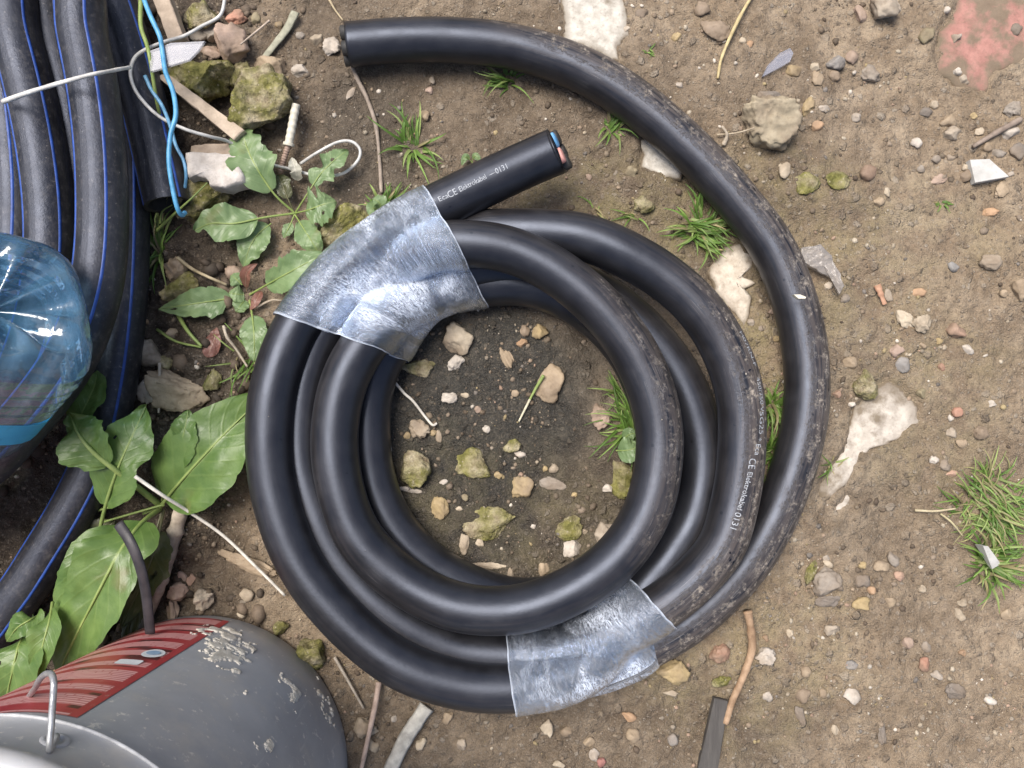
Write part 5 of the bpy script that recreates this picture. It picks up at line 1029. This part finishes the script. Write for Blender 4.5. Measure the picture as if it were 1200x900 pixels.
stalk('straw', [(848,170,.003),(852,158,.006),(846,148,.006)], 2.4, (.44,.37,.28), 'tangled dry root crown above the loose cable', 'root', wob=.3)
stalk('wood_splinter', [(1028,334,.003),(1032,344,.003),(1037,357,.002)], 4, (.56,.30,.18), 'orange wood splinter in the right middle', 'splinter', flat=.5, wob=.3)
stalk('straw', [(1196,140,.002),(1170,154,.004),(1140,172,.003)], 4, (.24,.18,.14), 'brown twig above the white tile shard', 'twig', wob=.15)
stalk('wild_grass', [(182,272,.006),(205,250,.020),(225,232,.028),(243,214,.034)], 2.0, (.20,.28,.08), 'long green blade leaning over the cut pipe end', 'grass', mat='stem', taper=.3)
stalk('wild_grass', [(188,262,.006),(190,248,.014),(202,240,.018)], 1.6, (.20,.28,.08), 'short green blade beside the blue wire end', 'grass', mat='stem', taper=.4)
stalk('wild_grass', [(165,0,.050),(165,30,.056),(172,52,.058),(176,70,.052),(184,120,.036),(192,150,.02)], 2.8, (.2, .28, .08), 'green grass blade growing beside the blue wire', 'grass', mat='stem', taper=.7)
stalk('wild_grass', [(637,440,.010),(628,455,.006),(620,470,.003)], 2.2, (.2,.28,.08), 'single green blade in the middle of the coil', 'grass', mat='stem', taper=.6)
stalk('straw', [(621,468,.004),(615,480,.003),(608,494,.002)], 1.6, (.60,.56,.40), 'pale tip of straw below the single green blade', 'straw')
stalk('wild_grass', [(168,602,.012),(190,592,.02),(120,612,.024)], 1.8, (.2,.28,.08), 'thin green stalk crossing the lower dock leaf', 'grass', mat='stem')
stalk('wild_grass', [(208,368,.006),(220,388,.010),(236,406,.004)], 2.6, (.2,.28,.08), 'green stalk below the hole-bitten leaf', 'grass', mat='stem')
stalk('wild_grass', [(184,386,.003),(206,400,.006),(236,407,.004)], 1.8, (.2,.28,.08), 'thin arched green stalk by the cream pebble', 'grass', mat='stem')
# wires
WC = .034
stalk('string', [(4,119,.088),(35,108,.100),(68,98,.102),(105,88,.108),(130,83,.096),(152,79,.074)], 2.9, (.74,.73,.70), 'white string stretched across the pipes', 'string', mat='wire', gnd=False, wob=.12, taper=.8)
stalk('wire', [(264,-4,.030),(258,18,.032),(236,31,.034),(216,42,.040),(190,50,.046),(164,62,.052),(154,76,.056),(154,94,.056),(164,114,.054),(186,136,.050),(216,151,.046),(246,160,.040),(268,166,.026),(290,180,.014),(312,191,.008),(340,198,.007),(372,206,.008),(400,204,.010),(418,190,.010),(422,176,.010),(412,166,.010),(395,167,.010),(370,180,.009),(352,192,.005)], 2.1, (.60,.60,.58), 'pale grey wire looping from the top edge past the white chunk', 'wire', mat='wire', gnd=False, taper=.95)
stalk('wire', [(166,-8,.060),(176,18,.062),(187,42,.062),(190,58,.060),(194,84,.062),(203,108,.064),(206,135,.066),(200,158,.066),(198,190,.064),(203,224,.060),(208,244,.056),(213,252,.050),(217,249,.046)], 3.0, (.05,.36,.66), 'bright blue wire hanging over the cut pipe', 'wire', mat='wire', gnd=False, taper=.95)
stalk('wire', [(170,89,.048),(178,106,.048),(190,124,.048),(199,146,.052),(206,170,.054),(215,188,.054),(218,204,.052),(217,220,.046)], 2.4, (.10,.34,.58), 'second shorter blue wire behind the bright one', 'wire', mat='wire', gnd=False, taper=.8)
stalk('black_strip', [(139,614,.078),(152,634,.082),(163,660,.080),(171,695,.074),(176,742,.066)], 6.5, (.03,.03,.03), 'curved black rubber strip sticking up by the bucket', 'strip', mat='blackstrip', gnd=False, flat=.5, taper=.95, seg=12)
stalk('wire', [(244,568,.012),(242,578,.014),(240,588,.008)], 2.0, (.35,.45,.55), 'tiny bluish wire stub under the big dock leaf', 'wire', mat='wire', gnd=False)

# ------------------------------------------------------------------ laths, chunk, plug, shards
def prism(name, outline, z0, z1, mat, label=None, cat=None, color=None, parent=None, jit=.0006, inset=.0012, tilt=None, seed=0):
    """solid plate from a photo outline; top edge chamfered"""
    zm = max(z1) if isinstance(z1, (list, tuple)) else z1
    pts = []; n = len(outline); z1s = z1 if isinstance(z1, (list, tuple)) else [z1]*n
    for i in range(n):
        a, b = P(*outline[i], z1s[i]), P(*outline[(i+1) % n], z1s[(i+1) % n]); k = max(1, int(np.linalg.norm(b-a)/.004))
        for j in range(k): pts.append(a+(b-a)*j/k)
    pts = np.array(pts); c = pts.mean(0); m = len(pts); d = pts[:, :2]-c[:2]; d /= np.linalg.norm(d, axis=1, keepdims=True)+1e-9
    pts[:, :2] += d*(jit*vnoise(np.c_[pts[:, :2]*300, np.full(m, seed+.5)], 3))[:, None]
    th = z0 if isinstance(z0, (int, float)) else 0
    bot = pts.copy(); bot[:, 2] = np.minimum(z0, pts[:, 2]-.0012); mid = pts.copy(); mid[:, 2] -= inset*.6; top = pts.copy(); top[:, :2] -= d*inset*.7
    V = np.concatenate([bot, mid, top, [c]]); F = [(k*m+j, k*m+(j+1) % m, (k+1)*m+(j+1) % m, (k+1)*m+j) for k in range(2) for j in range(m)]+[(2*m+j, 2*m+(j+1) % m, 3*m) for j in range(m)]+[tuple(range(m-1, -1, -1))]
    if poly_area([tuple(q[:2]) for q in pts]) < 0: F = [f[::-1] for f in F]
    o = mesh(name, V, F, M[mat], parent, color=color, smooth=False)
    return tag(o, label, cat) if label else o
prism('wooden_lath', [(176,-8),(196,-8),(214,40),(198,50)], .012, .026, 'wood', 'pale wooden lath at the top edge beside the blue wire', 'lath', (.46,.36,.27))
prism('wooden_lath', [(182,88),(196,86),(286,152),(274,164)], .016, .028, 'wood', 'pale wooden lath below the angular mossy rock', 'lath', (.50,.40,.30))
chunk = empty('painted_chunk', (*P(250, 190, 0)[:2], .0), 'broken chunk with white flaking paint under the rosette leaf', 'rubble')
slab([tuple(P(*q, .024)[:2]) for q in [(222,170),(280,166),(284,180),(282,206),(256,212),(240,200),(222,196)]], 'wood', 0, 'wood_core', None, None, 41, .022, .024, chunk, .0012, .002, (.44,.34,.25))
slab([tuple(P(*q, .0285)[:2]) for q in [(219,180),(234,177),(252,181),(282,180),(284,212),(262,216),(244,219),(243,204),(232,204),(221,208)]], 'paint', 0, 'paint_layer', None, None, 42, .016, .0285, chunk, .0030, .0045)
plug = empty('wall_plug', (*P(337, 165, 0)[:2], 0), 'ribbed off-white wall plug with rusty screw beside the big mossy rock', 'wall plug')
pp = np.array([P(347, 122, .016), P(338, 171, .010)]); f = np.linspace(0, 1, 60); path = pp[0]+(pp[1]-pp[0])*f[:, None]
rr = PX(5, .013)*(1+.055*np.sin(f*2*PI*6.5)*(f < .86)); rr[f > .93] *= 1.35; V, F = tube(path, rr, 14); mesh('plug_sleeve', V, F, M['plug'], plug)
f = np.linspace(0, 1, 50); path = P(338, 170, .010)+(P(327, 205, .004)-P(338, 170, .010))*f[:, None]; V, F = tube(path, PX(3.4)*(1+.14*np.sin(f*2*PI*12))*np.where(f > .9, 1-.7*(f-.9)/.1, 1), 10); mesh('screw', V, F, M['rust'], plug)
prism('plastic_shard', [(174,60),(200,50),(240,48),(232,60),(222,70),(190,80),(176,84)], .057, .059, 'shard', 'clear bluish plastic shard lying beside the angular mossy rock', 'shard', jit=.0003, inset=.0004)
prism('plastic_shard', [(893,90),(900,76),(914,62),(926,56),(930,62),(926,72),(912,80)], .002, .0045, 'shard', 'pale bluish leaf-shaped shard right of the dry straw', 'shard', jit=.0003, inset=.0004)
prism('tile_shard', [(1137,187),(1160,186),(1183,207),(1143,214)], -.002, .0040, 'tile', 'white pointed tile shard at the right edge', 'tile', jit=.0002, inset=.0006)
prism('paper_scrap', [(1152,640),(1158,640),(1173,661),(1163,667)], .006, [.016, .016, .009, .009], 'tile', 'narrow whitish scrap stuck in the grass at the right', 'scrap', jit=.0002, inset=.0003)
prism('dirty_film_scrap', [(938,290),(962,286),(978,306),(989,334),(984,345),(974,326),(950,312),(940,305)], .003, [.010, .012, .008, .010, .006, .004, .008, .009], 'foilmat', 'crumpled translucent film scrap right of the loose cable', 'film scrap', jit=.002, inset=.0006)
prism('dark_slat', [(837,818),(853,822),(848,862),(840,912),(815,912),(826,868)], .000, .005, 'lath_dark', 'dark flat slat sunk at the bottom below the brown stick', 'slat', jit=.0006, inset=.0008)
d9 = plant('withered_leaf', 345, 210, 'whitish withered leaf scrap beside the rusty screw', 'leaf')
leaf(d9, [(349,212,.004),(346,200,.012),(342,184,.012)], 9, 'leaf_white', .0, .3, [(.5, 1, .4, .1)], seed=61, stem=False)
prism('seed_husk', [(930,345),(938,345),(945,348),(944,350),(936,350)], .050, .0545, 'plug', 'tiny straw-coloured husk lying on the loose cable', 'husk', jit=.0001, inset=.0003)
